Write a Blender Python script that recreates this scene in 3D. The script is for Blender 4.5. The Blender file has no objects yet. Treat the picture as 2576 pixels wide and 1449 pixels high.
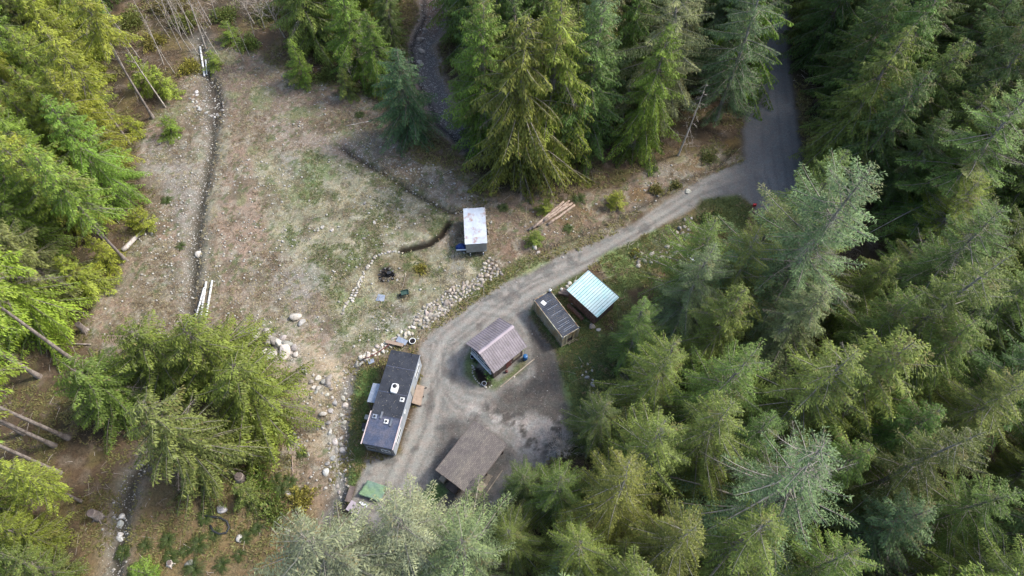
import bpy, math, random
import numpy as np
from mathutils import Vector, Matrix, Euler

# ------------------------------------------------------------------ camera, sky, sun
SC = bpy.context.scene
C = SC.collection
CAM_H = 75.0
PITCH = math.radians(60)
cam_d = bpy.data.cameras.new('camera')
cam_d.sensor_width = 36.0
cam_d.lens = 24.0
cam_d.clip_end = 3000
cam = bpy.data.objects.new('camera', cam_d)
C.objects.link(cam)
cam.location = (0, 0, CAM_H)
cam.rotation_euler = (math.radians(90) - PITCH, 0, 0)
SC.camera = cam

SUN_EL, SUN_AZ = math.radians(47), math.radians(72)      # azimuth clockwise from +Y
world = bpy.data.worlds.new("World")
SC.world = world
world.use_nodes = True
wn = world.node_tree
sky = wn.nodes.new('ShaderNodeTexSky')
sky.sky_type = 'NISHITA'
sky.sun_disc = False
sky.sun_elevation = SUN_EL
sky.sun_rotation = SUN_AZ
sky.air_density = 1.0
sky.dust_density = 3.0
wn.links.new(sky.outputs[0], wn.nodes['Background'].inputs[0])
wn.nodes['Background'].inputs[1].default_value = 0.15
sun_d = bpy.data.lights.new('sun', 'SUN')
sun_d.energy = 1.75
sun_d.angle = math.radians(8)
sun_d.color = (1.0, 0.965, 0.92)
sun = bpy.data.objects.new('sun', sun_d)
C.objects.link(sun)
sdir = Vector((math.cos(SUN_EL)*math.sin(SUN_AZ), math.cos(SUN_EL)*math.cos(SUN_AZ), math.sin(SUN_EL)))
sun.rotation_euler = sdir.to_track_quat('Z', 'Y').to_euler()
sun.location = sdir*100
SC.view_settings.view_transform = 'Standard'
SC.view_settings.look = 'None'
SC.view_settings.exposure = 1.4
SC.view_settings.gamma = 1

rng = random.Random(11)
NR = np.random.default_rng(5)

# ------------------------------------------------------------------ plan coordinates
# surveyed positions are noted as sight lines from the drone (2576 x 1449 sheet) and met with the ground
F = 2576*24/36
def sight(x, y, z=0.0):
    u = (x-1288)/F
    v = (724.5-y)/F
    d = (u, math.cos(PITCH)+v*math.sin(PITCH), -math.sin(PITCH)+v*math.cos(PITCH))
    t = (z-CAM_H)/d[2]
    return d[0]*t, d[1]*t
def WP(pts):
    return np.array([sight(x, y) for x, y in pts])

def vnoise(x, y, s, seed):
    r = np.random.default_rng(seed).random((256, 256))
    X = np.asarray(x)/s+1000.3
    Y = np.asarray(y)/s+1000.7
    xi = np.floor(X).astype(int)
    yi = np.floor(Y).astype(int)
    fx = X-xi
    fy = Y-yi
    fx = fx*fx*(3-2*fx)
    fy = fy*fy*(3-2*fy)
    a = r[xi % 256, yi % 256]
    b = r[(xi+1) % 256, yi % 256]
    c = r[xi % 256, (yi+1) % 256]
    d = r[(xi+1) % 256, (yi+1) % 256]
    return (a*(1-fx)+b*fx)*(1-fy)+(c*(1-fx)+d*fx)*fy
def fbm(x, y, s, seed, o=4, g=0.5):
    t = 0
    a = 1.0
    n = 0
    for i in range(o):
        t = t+a*vnoise(x, y, s/2**i, seed+i*7)
        n += a
        a *= g
    return t/n
def pdist(px, py, poly):
    """signed distance to polygon, positive inside"""
    px = np.asarray(px, float)
    py = np.asarray(py, float)
    d = np.full(px.shape, 1e9)
    ins = np.zeros(px.shape, bool)
    n = len(poly)
    for i in range(n):
        ax, ay = poly[i]
        bx, by = poly[(i+1) % n]
        ex, ey = bx-ax, by-ay
        L = ex*ex+ey*ey+1e-12
        t = np.clip(((px-ax)*ex+(py-ay)*ey)/L, 0, 1)
        d = np.minimum(d, np.hypot(px-ax-t*ex, py-ay-t*ey))
        if ay != by:
            c = ((ay > py) != (by > py)) & (px < (bx-ax)*(py-ay)/(by-ay)+ax)
            ins ^= c
    return np.where(ins, d, -d)
def ldist(px, py, line):
    px = np.asarray(px, float)
    py = np.asarray(py, float)
    d = np.full(px.shape, 1e9)
    for i in range(len(line)-1):
        ax, ay = line[i]
        bx, by = line[i+1]
        ex, ey = bx-ax, by-ay
        L = ex*ex+ey*ey+1e-12
        t = np.clip(((px-ax)*ex+(py-ay)*ey)/L, 0, 1)
        d = np.minimum(d, np.hypot(px-ax-t*ex, py-ay-t*ey))
    return d

# zones (sheet coordinates)
ROAD = WP([(1906, 560), (1893, 500), (1872, 430), (1866, 330), (1878, 240), (1898, 180), (1925, 80), (1945, -60), (1990, -60), (1985, 80), (1990, 180), (2003, 260), (2018, 380), (2035, 470), (2060, 560), (2100, 700), (2200, 900), (2120, 960), (2010, 760)])
DRIVE = WP([(1885, 400), (1860, 412), (1800, 432), (1700, 487), (1600, 560), (1510, 604), (1440, 630), (1350, 664), (1260, 715), (1190, 762), (1110, 820), (1060, 862), (1050, 880), (1062, 905), (1050, 1000), (1010, 1140), (920, 1160), (905, 1200), (880, 1260), (885, 1330), (1000, 1370), (1180, 1380), (1230, 1300), (1300, 1200), (1400, 1150), (1450, 1080), (1430, 980), (1400, 890), (1360, 840), (1330, 800), (1345, 762), (1450, 692), (1600, 602), (1700, 546), (1780, 505), (1850, 492), (1900, 520)])
CLEAR = WP([(500, 100), (600, 110), (740, 180), (860, 220), (940, 250), (985, 320), (1060, 400), (1150, 420), (1200, 500), (1290, 520), (1350, 480), (1420, 500), (1560, 470), (1680, 400), (1800, 370), (1880, 370), (1870, 412), (1700, 487), (1500, 604), (1330, 664), (1180, 762), (1060, 862), (960, 900), (885, 930), (870, 1050), (850, 1240), (740, 1260), (690, 1100), (700, 960), (560, 900), (330, 860), (250, 900), (200, 830), (300, 640), (360, 560), (370, 470), (340, 370), (400, 250), (470, 180)])
GRASSPALE = WP([(640, 400), (760, 370), (900, 410), (1000, 450), (1120, 520), (1140, 560), (1080, 610), (1240, 640), (1220, 700), (1060, 830), (960, 880), (860, 870), (820, 740), (690, 600)])
GREENS = [(WP([(900, 930), (955, 925), (930, 1060), (905, 1200), (878, 1250), (868, 1180), (880, 1060)]), (88, 122, 38), .3),
          (WP([(1500, 650), (1600, 605), (1740, 540), (1760, 560), (1690, 660), (1620, 720), (1560, 735)]), (98, 120, 52), .5),
          (WP([(1330, 780), (1400, 720), (1470, 690), (1560, 720), (1600, 780), (1590, 900), (1540, 1000), (1470, 1060), (1420, 1000), (1400, 880)]), (84, 108, 48), .6),
          (WP([(1470, 880), (1620, 820), (1700, 900), (1660, 1100), (1520, 1180), (1440, 1130), (1430, 1040)]), (62, 84, 40), .8),
          (WP([(1760, 500), (1860, 495), (1890, 520), (1850, 640), (1740, 620)]), (70, 92, 44), .6),
          (WP([(1080, 1210), (1110, 1215), (1128, 1235), (1105, 1260), (1070, 1262), (1058, 1240)]), (88, 122, 50), .35),
          (WP([(1240, 690), (1330, 640), (1380, 655), (1260, 715), (1185, 762), (1170, 750)]), (118, 128, 74), .5),
          (WP([(1185, 868), (1168, 900), (1170, 940), (1195, 965), (1245, 980), (1320, 930), (1330, 900), (1250, 960), (1195, 925)]), (92, 108, 52), .35)]
CREEK = WP([(500, 95), (508, 150), (528, 205), (545, 262), (535, 300), (527, 400), (503, 500), (490, 600), (482, 700), (478, 800), (500, 900), (420, 1080), (330, 1200), (300, 1330), (285, 1449)])
RAVINE = WP([(1085, -80), (1092, 40), (1060, 110), (1070, 190), (1105, 250), (1130, 310), (1180, 350)])
DITCH = WP([(860, 370), (930, 415), (1010, 465), (1100, 515), (1140, 530), (1210, 525)])
TRENCH = WP([(1128, 562), (1110, 590), (1080, 612), (1010, 628)])
ROADDITCH = WP([(1330, 640), (1440, 598), (1560, 545), (1650, 500), (1720, 455), (1800, 425), (1850, 370)])
WASH = WP([(890, 925), (868, 1010), (862, 1100), (858, 1240), (820, 1310)])
HUMP = WP([(620, 840), (700, 845), (790, 900), (850, 980), (820, 1040), (740, 1000), (680, 940)])

def height(x, y):
    x = np.asarray(x, float)
    y = np.asarray(y, float)
    d = pdist(x, y, DRIVE)
    r = pdist(x, y, ROAD)
    flat = np.clip((np.maximum(d, r)+2.0)/2.0, 0, 1)
    h = (fbm(x, y, 9, 3, 4)-.5)*1.1
    c = pdist(x, y, CLEAR)
    h = h*(1-.6*np.clip((c+1)/2, 0, 1))+(fbm(x, y, 1.1, 4, 3)-.5)*.22
    h = h*(1-flat)+(fbm(x, y, 1.4, 9, 3)-.5)*.06*flat
    h = h-.75*np.exp(-(ldist(x, y, CREEK)/1.0)**2)
    h = h-.9*np.exp(-(ldist(x, y, RAVINE)/2.4)**2)
    h = h-.45*np.exp(-(ldist(x, y, DITCH)/.7)**2)
    h = h-.5*np.exp(-(ldist(x, y, TRENCH)/.5)**2)
    h = h-.4*np.exp(-(ldist(x, y, ROADDITCH)/.6)**2)*(1-flat*.6)
    h = h-.5*np.exp(-(ldist(x, y, WASH)/.9)**2)
    h = h+.7*np.exp(-(np.maximum(-pdist(x, y, HUMP), 0)/1.2)**2)
    return h
def hz(x, y):
    return float(height(np.array([x]), np.array([y]))[0])
def P(x, y):
    X, Y = sight(x, y)
    for _ in range(3):
        X, Y = sight(x, y, hz(X, Y))
    return X, Y, hz(X, Y)

# ------------------------------------------------------------------ materials
def lin(c):
    return tuple(((v/255)/12.92 if v/255 <= .04045 else ((v/255+.055)/1.055)**2.4) for v in c)
MATS = {}
def mat(name, col, rough=.8, spec=.3, metal=0, nscale=0, namt=.25, bump=0, col2=None, n2=1.5, stretch=None):
    """procedural: two-tone patches, fine grain and bump"""
    if name in MATS:
        return MATS[name]
    m = bpy.data.materials.new(name)
    m.use_nodes = True
    nt = m.node_tree
    b = nt.nodes['Principled BSDF']
    b.inputs['Roughness'].default_value = rough
    b.inputs['Specular IOR Level'].default_value = spec
    b.inputs['Metallic'].default_value = metal
    tc = nt.nodes.new('ShaderNodeTexCoord')
    mp = nt.nodes.new('ShaderNodeMapping')
    nt.links.new(tc.outputs['Object'], mp.inputs[0])
    if stretch:
        mp.inputs['Scale'].default_value = stretch
    n = nt.nodes.new('ShaderNodeTexNoise')
    n.inputs['Scale'].default_value = nscale or 6
    n.inputs['Detail'].default_value = 6
    n.inputs['Roughness'].default_value = .65
    nt.links.new(mp.outputs[0], n.inputs['Vector'])
    n_2 = nt.nodes.new('ShaderNodeTexNoise')
    n_2.inputs['Scale'].default_value = n2
    n_2.inputs['Detail'].default_value = 4
    nt.links.new(mp.outputs[0], n_2.inputs['Vector'])
    cr = nt.nodes.new('ShaderNodeValToRGB')
    cr.color_ramp.elements[0].position = .42
    cr.color_ramp.elements[1].position = .62
    cr.color_ramp.elements[0].color = (*col, 1)
    cr.color_ramp.elements[1].color = (*(col2 or tuple(c*.85 for c in col)), 1)
    nt.links.new(n_2.outputs[0], cr.inputs[0])
    mr = nt.nodes.new('ShaderNodeMapRange')
    mr.inputs[1].default_value = .25
    mr.inputs[2].default_value = .75
    mr.inputs[3].default_value = 1-namt
    mr.inputs[4].default_value = 1+namt
    nt.links.new(n.outputs[0], mr.inputs[0])
    mx = nt.nodes.new('ShaderNodeVectorMath')
    mx.operation = 'SCALE'
    nt.links.new(cr.outputs[0], mx.inputs[0])
    nt.links.new(mr.outputs[0], mx.inputs['Scale'])
    nt.links.new(mx.outputs[0], b.inputs['Base Color'])
    if bump:
        bp = nt.nodes.new('ShaderNodeBump')
        bp.inputs['Distance'].default_value = bump
        nt.links.new(n.outputs[0], bp.inputs['Height'])
        nt.links.new(bp.outputs[0], b.inputs['Normal'])
    MATS[name] = m
    return m
def S(*c):
    return tuple(v*.72 for v in lin(c))

def leaf_mat(name):
    """needle/leaf surface: hue from the object's colour, per-branch and tip variation from face attributes"""
    m = bpy.data.materials.new(name)
    m.use_nodes = True
    nt = m.node_tree
    N = nt.nodes
    N.clear()
    out = N.new('ShaderNodeOutputMaterial')
    oi = N.new('ShaderNodeObjectInfo')
    a1 = N.new('ShaderNodeAttribute')
    a1.attribute_name = 'tint'
    sep = N.new('ShaderNodeSeparateXYZ')
    nt.links.new(a1.outputs['Vector'], sep.inputs[0])
    # brightness variation
    mr = N.new('ShaderNodeMapRange')
    mr.inputs[3].default_value = .55
    mr.inputs[4].default_value = 1.45
    nt.links.new(sep.outputs[1], mr.inputs[0])
    sc = N.new('ShaderNodeVectorMath')
    sc.operation = 'SCALE'
    nt.links.new(oi.outputs['Color'], sc.inputs[0])
    nt.links.new(mr.outputs[0], sc.inputs['Scale'])
    # young growth toward the tips: warmer and paler
    tipm = N.new('ShaderNodeVectorMath')
    tipm.operation = 'MULTIPLY'
    tipm.inputs[1].default_value = (1.5, 1.42, 1.05)
    nt.links.new(sc.outputs[0], tipm.inputs[0])
    mix = N.new('ShaderNodeMix')
    mix.data_type = 'RGBA'
    nt.links.new(sep.outputs[0], mix.inputs[0])
    nt.links.new(sc.outputs[0], mix.inputs[6])
    nt.links.new(tipm.outputs[0], mix.inputs[7])
    # a few browned sprays
    mix2 = N.new('ShaderNodeMix')
    mix2.data_type = 'RGBA'
    mix2.inputs[7].default_value = (.17, .125, .05, 1)
    nt.links.new(sep.outputs[2], mix2.inputs[0])
    nt.links.new(mix.outputs[2], mix2.inputs[6])
    d = N.new('ShaderNodeBsdfPrincipled')
    d.inputs['Roughness'].default_value = .6
    d.inputs['Specular IOR Level'].default_value = .35
    t = N.new('ShaderNodeBsdfTranslucent')
    nt.links.new(mix2.outputs[2], d.inputs['Base Color'])
    nt.links.new(mix2.outputs[2], t.inputs['Color'])
    ms = N.new('ShaderNodeMixShader')
    ms.inputs[0].default_value = .3
    nt.links.new(d.outputs[0], ms.inputs[1])
    nt.links.new(t.outputs[0], ms.inputs[2])
    nt.links.new(ms.outputs[0], out.inputs[0])
    return m
LEAF = leaf_mat('needles')
BARK = mat('bark', S(160, 150, 142), .9, .1, nscale=9, namt=.4, bump=.05, col2=S(122, 112, 104))
LIMBBARK = mat('grey_bark', S(166, 160, 148), .9, .1, nscale=9, namt=.35, col2=S(132, 126, 114))
BAREBARK = mat('pale_bark', S(206, 196, 184), .9, .1, nscale=9, namt=.3, col2=S(172, 160, 148))

def attr_mat(name, grain=.35, bump=.12, rough=.95):
    """earth: colour painted per zone in plan (materials on the ground, plus tree shade in the yard) with procedural grain, straw and pebbles"""
    m = bpy.data.materials.new(name)
    m.use_nodes = True
    nt = m.node_tree
    N = nt.nodes
    b = N['Principled BSDF']
    b.inputs['Roughness'].default_value = rough
    b.inputs['Specular IOR Level'].default_value = .15
    a = N.new('ShaderNodeAttribute')
    a.attribute_name = 'soil'
    z = N.new('ShaderNodeAttribute')
    z.attribute_name = 'zone'          # x pebbles, y roughness of growth, z smooth gravel
    sp = N.new('ShaderNodeSeparateXYZ')
    nt.links.new(z.outputs['Vector'], sp.inputs[0])
    tc = N.new('ShaderNodeTexCoord')
    n1 = N.new('ShaderNodeTexNoise')
    n1.inputs['Scale'].default_value = 3.4
    n1.inputs['Detail'].default_value = 9
    n1.inputs['Roughness'].default_value = .78
    n1.inputs['Distortion'].default_value = .6
    nt.links.new(tc.outputs['Object'], n1.inputs['Vector'])
    m1 = N.new('ShaderNodeMapRange')
    m1.inputs[1].default_value = .3
    m1.inputs[2].default_value = .7
    nt.links.new(n1.outputs[0], m1.inputs[0])
    # growth adds contrast
    lo = N.new('ShaderNodeMapRange')
    lo.inputs[3].default_value = .84
    lo.inputs[4].default_value = .34
    nt.links.new(sp.outputs[1], lo.inputs[0])
    hi = N.new('ShaderNodeMapRange')
    hi.inputs[3].default_value = 1.14
    hi.inputs[4].default_value = 1.75
    nt.links.new(sp.outputs[1], hi.inputs[0])
    nt.links.new(lo.outputs[0], m1.inputs[3])
    nt.links.new(hi.outputs[0], m1.inputs[4])
    sc = N.new('ShaderNodeVectorMath')
    sc.operation = 'SCALE'
    nt.links.new(a.outputs['Color'], sc.inputs[0])
    nt.links.new(m1.outputs[0], sc.inputs['Scale'])
    n3 = N.new('ShaderNodeTexNoise')
    n3.inputs['Scale'].default_value = 8.0
    n3.inputs['Detail'].default_value = 5
    n3.inputs['Roughness'].default_value = .8
    nt.links.new(tc.outputs['Object'], n3.inputs['Vector'])
    m3 = N.new('ShaderNodeMapRange')
    m3.inputs[1].default_value = .35
    m3.inputs[2].default_value = .65
    m3.inputs[3].default_value = .78
    m3.inputs[4].default_value = 1.2
    nt.links.new(n3.outputs[0], m3.inputs[0])
    sc3 = N.new('ShaderNodeVectorMath')
    sc3.operation = 'SCALE'
    nt.links.new(sc.outputs[0], sc3.inputs[0])
    nt.links.new(m3.outputs[0], sc3.inputs['Scale'])
    sc = sc3
    # hue drift
    n2 = N.new('ShaderNodeTexNoise')
    n2.inputs['Scale'].default_value = 1.1
    n2.inputs['Detail'].default_value = 6
    nt.links.new(tc.outputs['Object'], n2.inputs['Vector'])
    cr = N.new('ShaderNodeValToRGB')
    cr.color_ramp.elements[0].position = .38
    cr.color_ramp.elements[0].color = (.95, 1.0, .98, 1)
    cr.color_ramp.elements[1].position = .62
    cr.color_ramp.elements[1].color = (1.05, 1.0, .95, 1)
    nt.links.new(n2.outputs[0], cr.inputs[0])
    mu = N.new('ShaderNodeVectorMath')
    mu.operation = 'MULTIPLY'
    nt.links.new(sc.outputs[0], mu.inputs[0])
    nt.links.new(cr.outputs[0], mu.inputs[1])
    # pebbles
    v = N.new('ShaderNodeTexVoronoi')
    v.inputs['Scale'].default_value = 5.5
    nt.links.new(tc.outputs['Object'], v.inputs['Vector'])
    th = N.new('ShaderNodeMath')
    th.operation = 'LESS_THAN'
    cs = N.new('ShaderNodeSeparateXYZ')
    nt.links.new(v.outputs['Color'], cs.inputs[0])
    lim = N.new('ShaderNodeMath')
    lim.operation = 'MULTIPLY'
    nt.links.new(cs.outputs[0], lim.inputs[0])
    nt.links.new(sp.outputs[0], lim.inputs[1])
    lim2 = N.new('ShaderNodeMath')
    lim2.operation = 'MULTIPLY'
    lim2.inputs[1].default_value = .42
    nt.links.new(lim.outputs[0], lim2.inputs[0])
    nt.links.new(v.outputs['Distance'], th.inputs[0])
    nt.links.new(lim2.outputs[0], th.inputs[1])
    mxp = N.new('ShaderNodeMix')
    mxp.data_type = 'RGBA'
    nt.links.new(th.outputs[0], mxp.inputs[0])
    nt.links.new(mu.outputs[0], mxp.inputs[6])
    mxp.inputs[7].default_value = (.36, .345, .32, 1)
    nt.links.new(mxp.outputs[2], b.inputs['Base Color'])
    bp = N.new('ShaderNodeBump')
    bp.inputs['Distance'].default_value = bump
    bst = N.new('ShaderNodeMapRange')
    bst.inputs[3].default_value = .35
    bst.inputs[4].default_value = 1
    nt.links.new(sp.outputs[1], bst.inputs[0])
    nt.links.new(bst.outputs[0], bp.inputs['Strength'])
    nt.links.new(n1.outputs[0], bp.inputs['Height'])
    nt.links.new(bp.outputs[0], b.inputs['Normal'])
    return m
SOIL = attr_mat('soil')

# ------------------------------------------------------------------ object helpers
def link(o):
    C.objects.link(o)
    return o
def tag(o, label=None, cat=None, group=None, kind=None):
    if label:
        o['label'] = label
    if cat:
        o['category'] = cat
    if group:
        o['group'] = group
    if kind:
        o['kind'] = kind
    return o
def np_mesh(name, verts, faces, m, smooth=False, tint=None):
    """faces: (n,k) array with fixed k"""
    me = bpy.data.meshes.new(name)
    verts = np.ascontiguousarray(verts, dtype=np.float32)
    faces = np.ascontiguousarray(faces, dtype=np.int32)
    n, k = faces.shape
    me.vertices.add(len(verts))
    me.vertices.foreach_set('co', verts.ravel())
    me.loops.add(n*k)
    me.loops.foreach_set('vertex_index', faces.ravel())
    me.polygons.add(n)
    me.polygons.foreach_set('loop_start', np.arange(0, n*k, k, dtype=np.int32))
    me.polygons.foreach_set('loop_total', np.full(n, k, dtype=np.int32))
    if smooth:
        me.polygons.foreach_set('use_smooth', np.ones(n, bool))
    if m:
        me.materials.append(m)
    if tint is not None:
        at = me.attributes.new('tint', 'FLOAT_VECTOR', 'FACE')
        at.data.foreach_set('vector', np.ascontiguousarray(tint, dtype=np.float32).ravel())
    me.update(calc_edges=True)
    me.validate()
    return me

class MB:
    """collects boxes, bars, tubes and polygons into one mesh"""
    def __init__(s):
        s.v = []
        s.f = []
    def box(s, cx, cy, cz, sx, sy, sz, rz=0, M=None):
        n = len(s.v)
        c, q = math.cos(rz), math.sin(rz)
        for dz in (-.5, .5):
            for dx, dy in ((-.5, -.5), (.5, -.5), (.5, .5), (-.5, .5)):
                x, y, z = dx*sx, dy*sy, dz*sz
                p = Vector((cx+x*c-y*q, cy+x*q+y*c, cz+z))
                s.v.append(M @ p if M else p)
        for f in ((3, 2, 1, 0), (4, 5, 6, 7), (0, 1, 5, 4), (1, 2, 6, 5), (2, 3, 7, 6), (3, 0, 4, 7)):
            s.f.append([n+i for i in f])
        return s
    def bar(s, a, b, w, h):
        """rectangular bar from a to b"""
        a, b = Vector(a), Vector(b)
        d = b-a
        q = d.to_track_quat('X', 'Z')
        M = Matrix.Translation((a+b)/2) @ q.to_matrix().to_4x4()
        return s.box(0, 0, 0, d.length, w, h, 0, M)
    def tube(s, pts, rad, n=6, cap=True):
        pts = [Vector(p) for p in pts]
        if not hasattr(rad, '__len__'):
            rad = [rad]*len(pts)
        base = len(s.v)
        for i, p in enumerate(pts):
            d = (pts[min(i+1, len(pts)-1)]-pts[max(i-1, 0)]).normalized()
            u = d.orthogonal().normalized() if abs(d.z) > .9 else d.cross(Vector((0, 0, 1))).normalized()
            w = d.cross(u)
            for k in range(n):
                a = 2*math.pi*k/n
                s.v.append(p+(u*math.cos(a)+w*math.sin(a))*rad[i])
        for i in range(len(pts)-1):
            for k in range(n):
                a = base+i*n+k
                b = base+i*n+(k+1) % n
                s.f.append([a, b, b+n, a+n])
        if cap:
            s.f.append([base+k for k in range(n)][::-1])
            s.f.append([base+(len(pts)-1)*n+k for k in range(n)])
        return s
    def poly(s, pts):
        n = len(s.v)
        s.v += [Vector(p) for p in pts]
        s.f.append(list(range(n, n+len(pts))))
        return s
    def slab(s, pts, th):
        """thick panel: pts is a convex outline, thickness th downward"""
        pts = [Vector(p) for p in pts]
        n = len(pts)
        b = len(s.v)
        s.v += pts+[p-Vector((0, 0, th)) for p in pts]
        s.f.append(list(range(b, b+n)))
        s.f.append([b+n+i for i in range(n)][::-1])
        for i in range(n):
            j = (i+1) % n
            s.f.append([b+j, b+i, b+n+i, b+n+j])
        return s
    def build(s, name, m, parent=None, smooth=False, loc=None):
        me = bpy.data.meshes.new(name)
        me.from_pydata([tuple(v) for v in s.v], [], s.f)
        me.materials.append(m)
        if smooth:
            for p in me.polygons:
                p.use_smooth = True
        o = link(bpy.data.objects.new(name, me))
        if parent:
            o.parent = parent
        if loc:
            o.location = loc
        return o
def empty(name, loc, rz=0):
    o = link(bpy.data.objects.new(name, None))
    o.location = loc
    o.rotation_euler = (0, 0, rz)
    o.empty_display_size = .3
    return o

# ------------------------------------------------------------------ ground
def axis(lo, hi, step, far):
    a = list(np.arange(lo, hi+1e-6, step))
    s, x = step, hi
    b = []
    while x < far:
        s *= 1.35
        x += s
        b.append(x)
    s, x = step, lo
    c = []
    while x > -far:
        s *= 1.35
        x -= s
        c.append(x)
    return np.array(c[::-1]+a+b)
gx = axis(-92, 92, .25, 900)
gy = axis(2, 106, .25, 900)
GX, GY = np.meshgrid(gx, gy, indexing='ij')
X, Y = GX.ravel(), GY.ravel()
# wavy zone edges
wx = X+(fbm(X, Y, 3.0, 31, 4)-.5)*2.0
wy = Y+(fbm(X, Y, 3.0, 57, 4)-.5)*2.0
fx = X+(fbm(X, Y, 1.2, 32, 3)-.5)*.7
fy = Y+(fbm(X, Y, 1.2, 58, 3)-.5)*.7
soil = np.empty((len(X), 3))
zone = np.zeros((len(X), 3))
soil[:] = S(98, 80, 58)
zone[:, 1] = .75
def mixin(w, col, peb=None, gro=None):
    w = np.clip(w, 0, 1)[:, None]
    soil[:] = soil*(1-w)+np.array(S(*col))*w
    for k, v in ((0, peb), (1, gro)):
        if v is not None:
            zone[:, k] = zone[:, k]*(1-w[:, 0])+v*w[:, 0]
def sm(v, a, b):
    t = np.clip((v-a)/(b-a), 0, 1)
    return t*t*(3-2*t)
N1 = fbm(X, Y, 6, 101, 5)
N2 = fbm(X, Y, 3, 202, 5)
N3 = fbm(X, Y, 1.6, 303, 4)
N4 = fbm(X, Y, 12, 404, 4)
mixin(sm(N2, .5, .62)*.8, (112, 98, 52))          # moss and ochre
mixin(sm(N1, .56, .66)*.8, (70, 62, 46))
mixin(sm(N3, .6, .7)*.6, (130, 112, 92))
cl = pdist(wx, wy, CLEAR)
cm = sm(cl, -.8, .8)
mixin(cm, (134, 120, 98), .6, .85)
mixin(cm*sm(N2, .47, .6)*.8, (146, 122, 102))     # bracken
mixin(cm*sm(N1, .52, .62)*.75, (146, 138, 124), .8, .5)
mixin(cm*sm(N3, .57, .68)*.7, (112, 96, 74))
def blob(poly, col, f=1.0, amt=1.0, peb=None, gro=None, warp=True):
    d = pdist(wx, wy, WP(poly)) if warp else pdist(fx, fy, WP(poly))
    mixin(sm(d, -f, f)*amt, col, peb, gro)
blob([(480, 160), (700, 190), (900, 260), (980, 380), (1120, 440), (1180, 510), (1050, 480), (900, 400), (760, 360), (640, 330), (560, 260)], (126, 107, 90), 1.2, .8, .6)
blob([(560, 330), (640, 380), (700, 520), (640, 640), (620, 800), (560, 760), (540, 560)], (152, 130, 112), 1.4, .8, .3)
blob([(545, 270), (580, 330), (545, 480), (520, 620), (500, 760), (480, 760), (495, 600), (520, 420)], (168, 162, 132), .5, .8, .2)
mg = sm(pdist(wx, wy, GRASSPALE), -1.2, 1.2)
mixin(mg*.85, (138, 136, 106), .7, .75)
mixin(mg*sm(N2, .5, .62)*.8, (108, 120, 74), .5, .9)
mixin(mg*sm(N3, .52, .66)*.7, (168, 160, 128))
mixin(cm*sm(fbm(X, Y, 4, 505, 4), .6, .68)*.55, (118, 134, 74))
for p in ([(700, 680), (790, 660), (830, 720), (780, 770), (690, 740)], [(690, 380), (760, 380), (800, 440), (730, 460)], [(930, 780), (1010, 760), (1050, 800), (960, 850)], [(945, 738), (968, 738), (972, 762), (945, 760)], [(1125, 640), (1150, 640), (1160, 690), (1130, 700)], [(360, 350), (460, 350), (510, 440), (470, 620), (400, 470)]):
    blob(p, (140, 136, 130), 1.0, .65, 1, .45)
blob([(880, 300), (1010, 380), (1120, 440), (1150, 500), (1060, 470), (960, 420), (880, 380)], (124, 113, 98), .9, .8, .9, .7)
blob([(620, 300), (700, 300), (860, 340), (930, 400), (820, 400), (700, 360)], (148, 134, 120), 1.0, .7, .9)
blob([(780, 380), (840, 400), (850, 450), (760, 470), (740, 430)], (108, 134, 66), .9, .6)
blob([(940, 660), (1010, 640), (1080, 650), (1090, 700), (1010, 730), (950, 730)], (112, 96, 66), .6, .7, .1)
blob([(952, 672), (985, 668), (1000, 690), (990, 712), (955, 708)], (40, 38, 38), .35, 1, .25, .5, False)
blob([(1034, 655), (1058, 650), (1070, 685), (1045, 700)], (140, 130, 48), .4, .7, 0)
blob([(1230, 520), (1340, 490), (1500, 500), (1650, 440), (1700, 460), (1560, 540), (1440, 590), (1330, 640), (1270, 680), (1220, 600)], (132, 107, 88), 1.0, .8, .15, .9)
mixin(sm(pdist(wx, wy, WP([(1330, 500), (1560, 470), (1860, 340), (1880, 400), (1640, 520), (1340, 640)])), -.5, .5)*sm(N2, .5, .62)*.7, (122, 96, 48))
blob([(700, 840), (860, 900), (875, 960), (850, 1240), (800, 1240), (740, 1050), (680, 930)], (168, 152, 124), .9, .8, .6, .5)
blob([(820, 1060), (850, 1050), (862, 1240), (830, 1250), (815, 1160)], (160, 157, 148), .6, .8, 1, .6)
blob([(600, 830), (700, 825), (770, 880), (760, 930), (690, 920), (620, 870)], (150, 146, 136), .7, .7, 1, .9)
blob([(740, 1130), (830, 1180), (820, 1300), (700, 1290)], (156, 130, 108), .8, .7, .2)
blob([(300, 1200), (700, 1200), (820, 1290), (700, 1520), (200, 1520), (220, 1320)], (132, 110, 66), 1.5, .7, .1, .9)
mixin(cm*sm(fbm(X, Y, 2.2, 941, 5, .65), .54, .62)*.7, (104, 92, 72), .5, .9)
mixin(cm*sm(fbm(X, Y, 1.0, 951, 4, .7), .58, .68)*.6, (164, 156, 136), .8, .7)
mixin(cm*sm(fbm(X, Y, .8, 961, 3, .7), .62, .7)*.75, (90, 104, 56), .4, .9)
# driveway and yard
dd = pdist(fx, fy, DRIVE)
dm = sm(dd, -.35, .45)
mixin(dm, (142, 138, 132), .4, .3)
mixin(dm*sm(fbm(X, Y, 2.5, 606, 5), .5, .62)*.5, (122, 118, 114), .3, .25)
mixin(dm*sm(fbm(X, Y, 7, 616, 5), .52, .62)*.4, (162, 157, 148), .3, .2)
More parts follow.
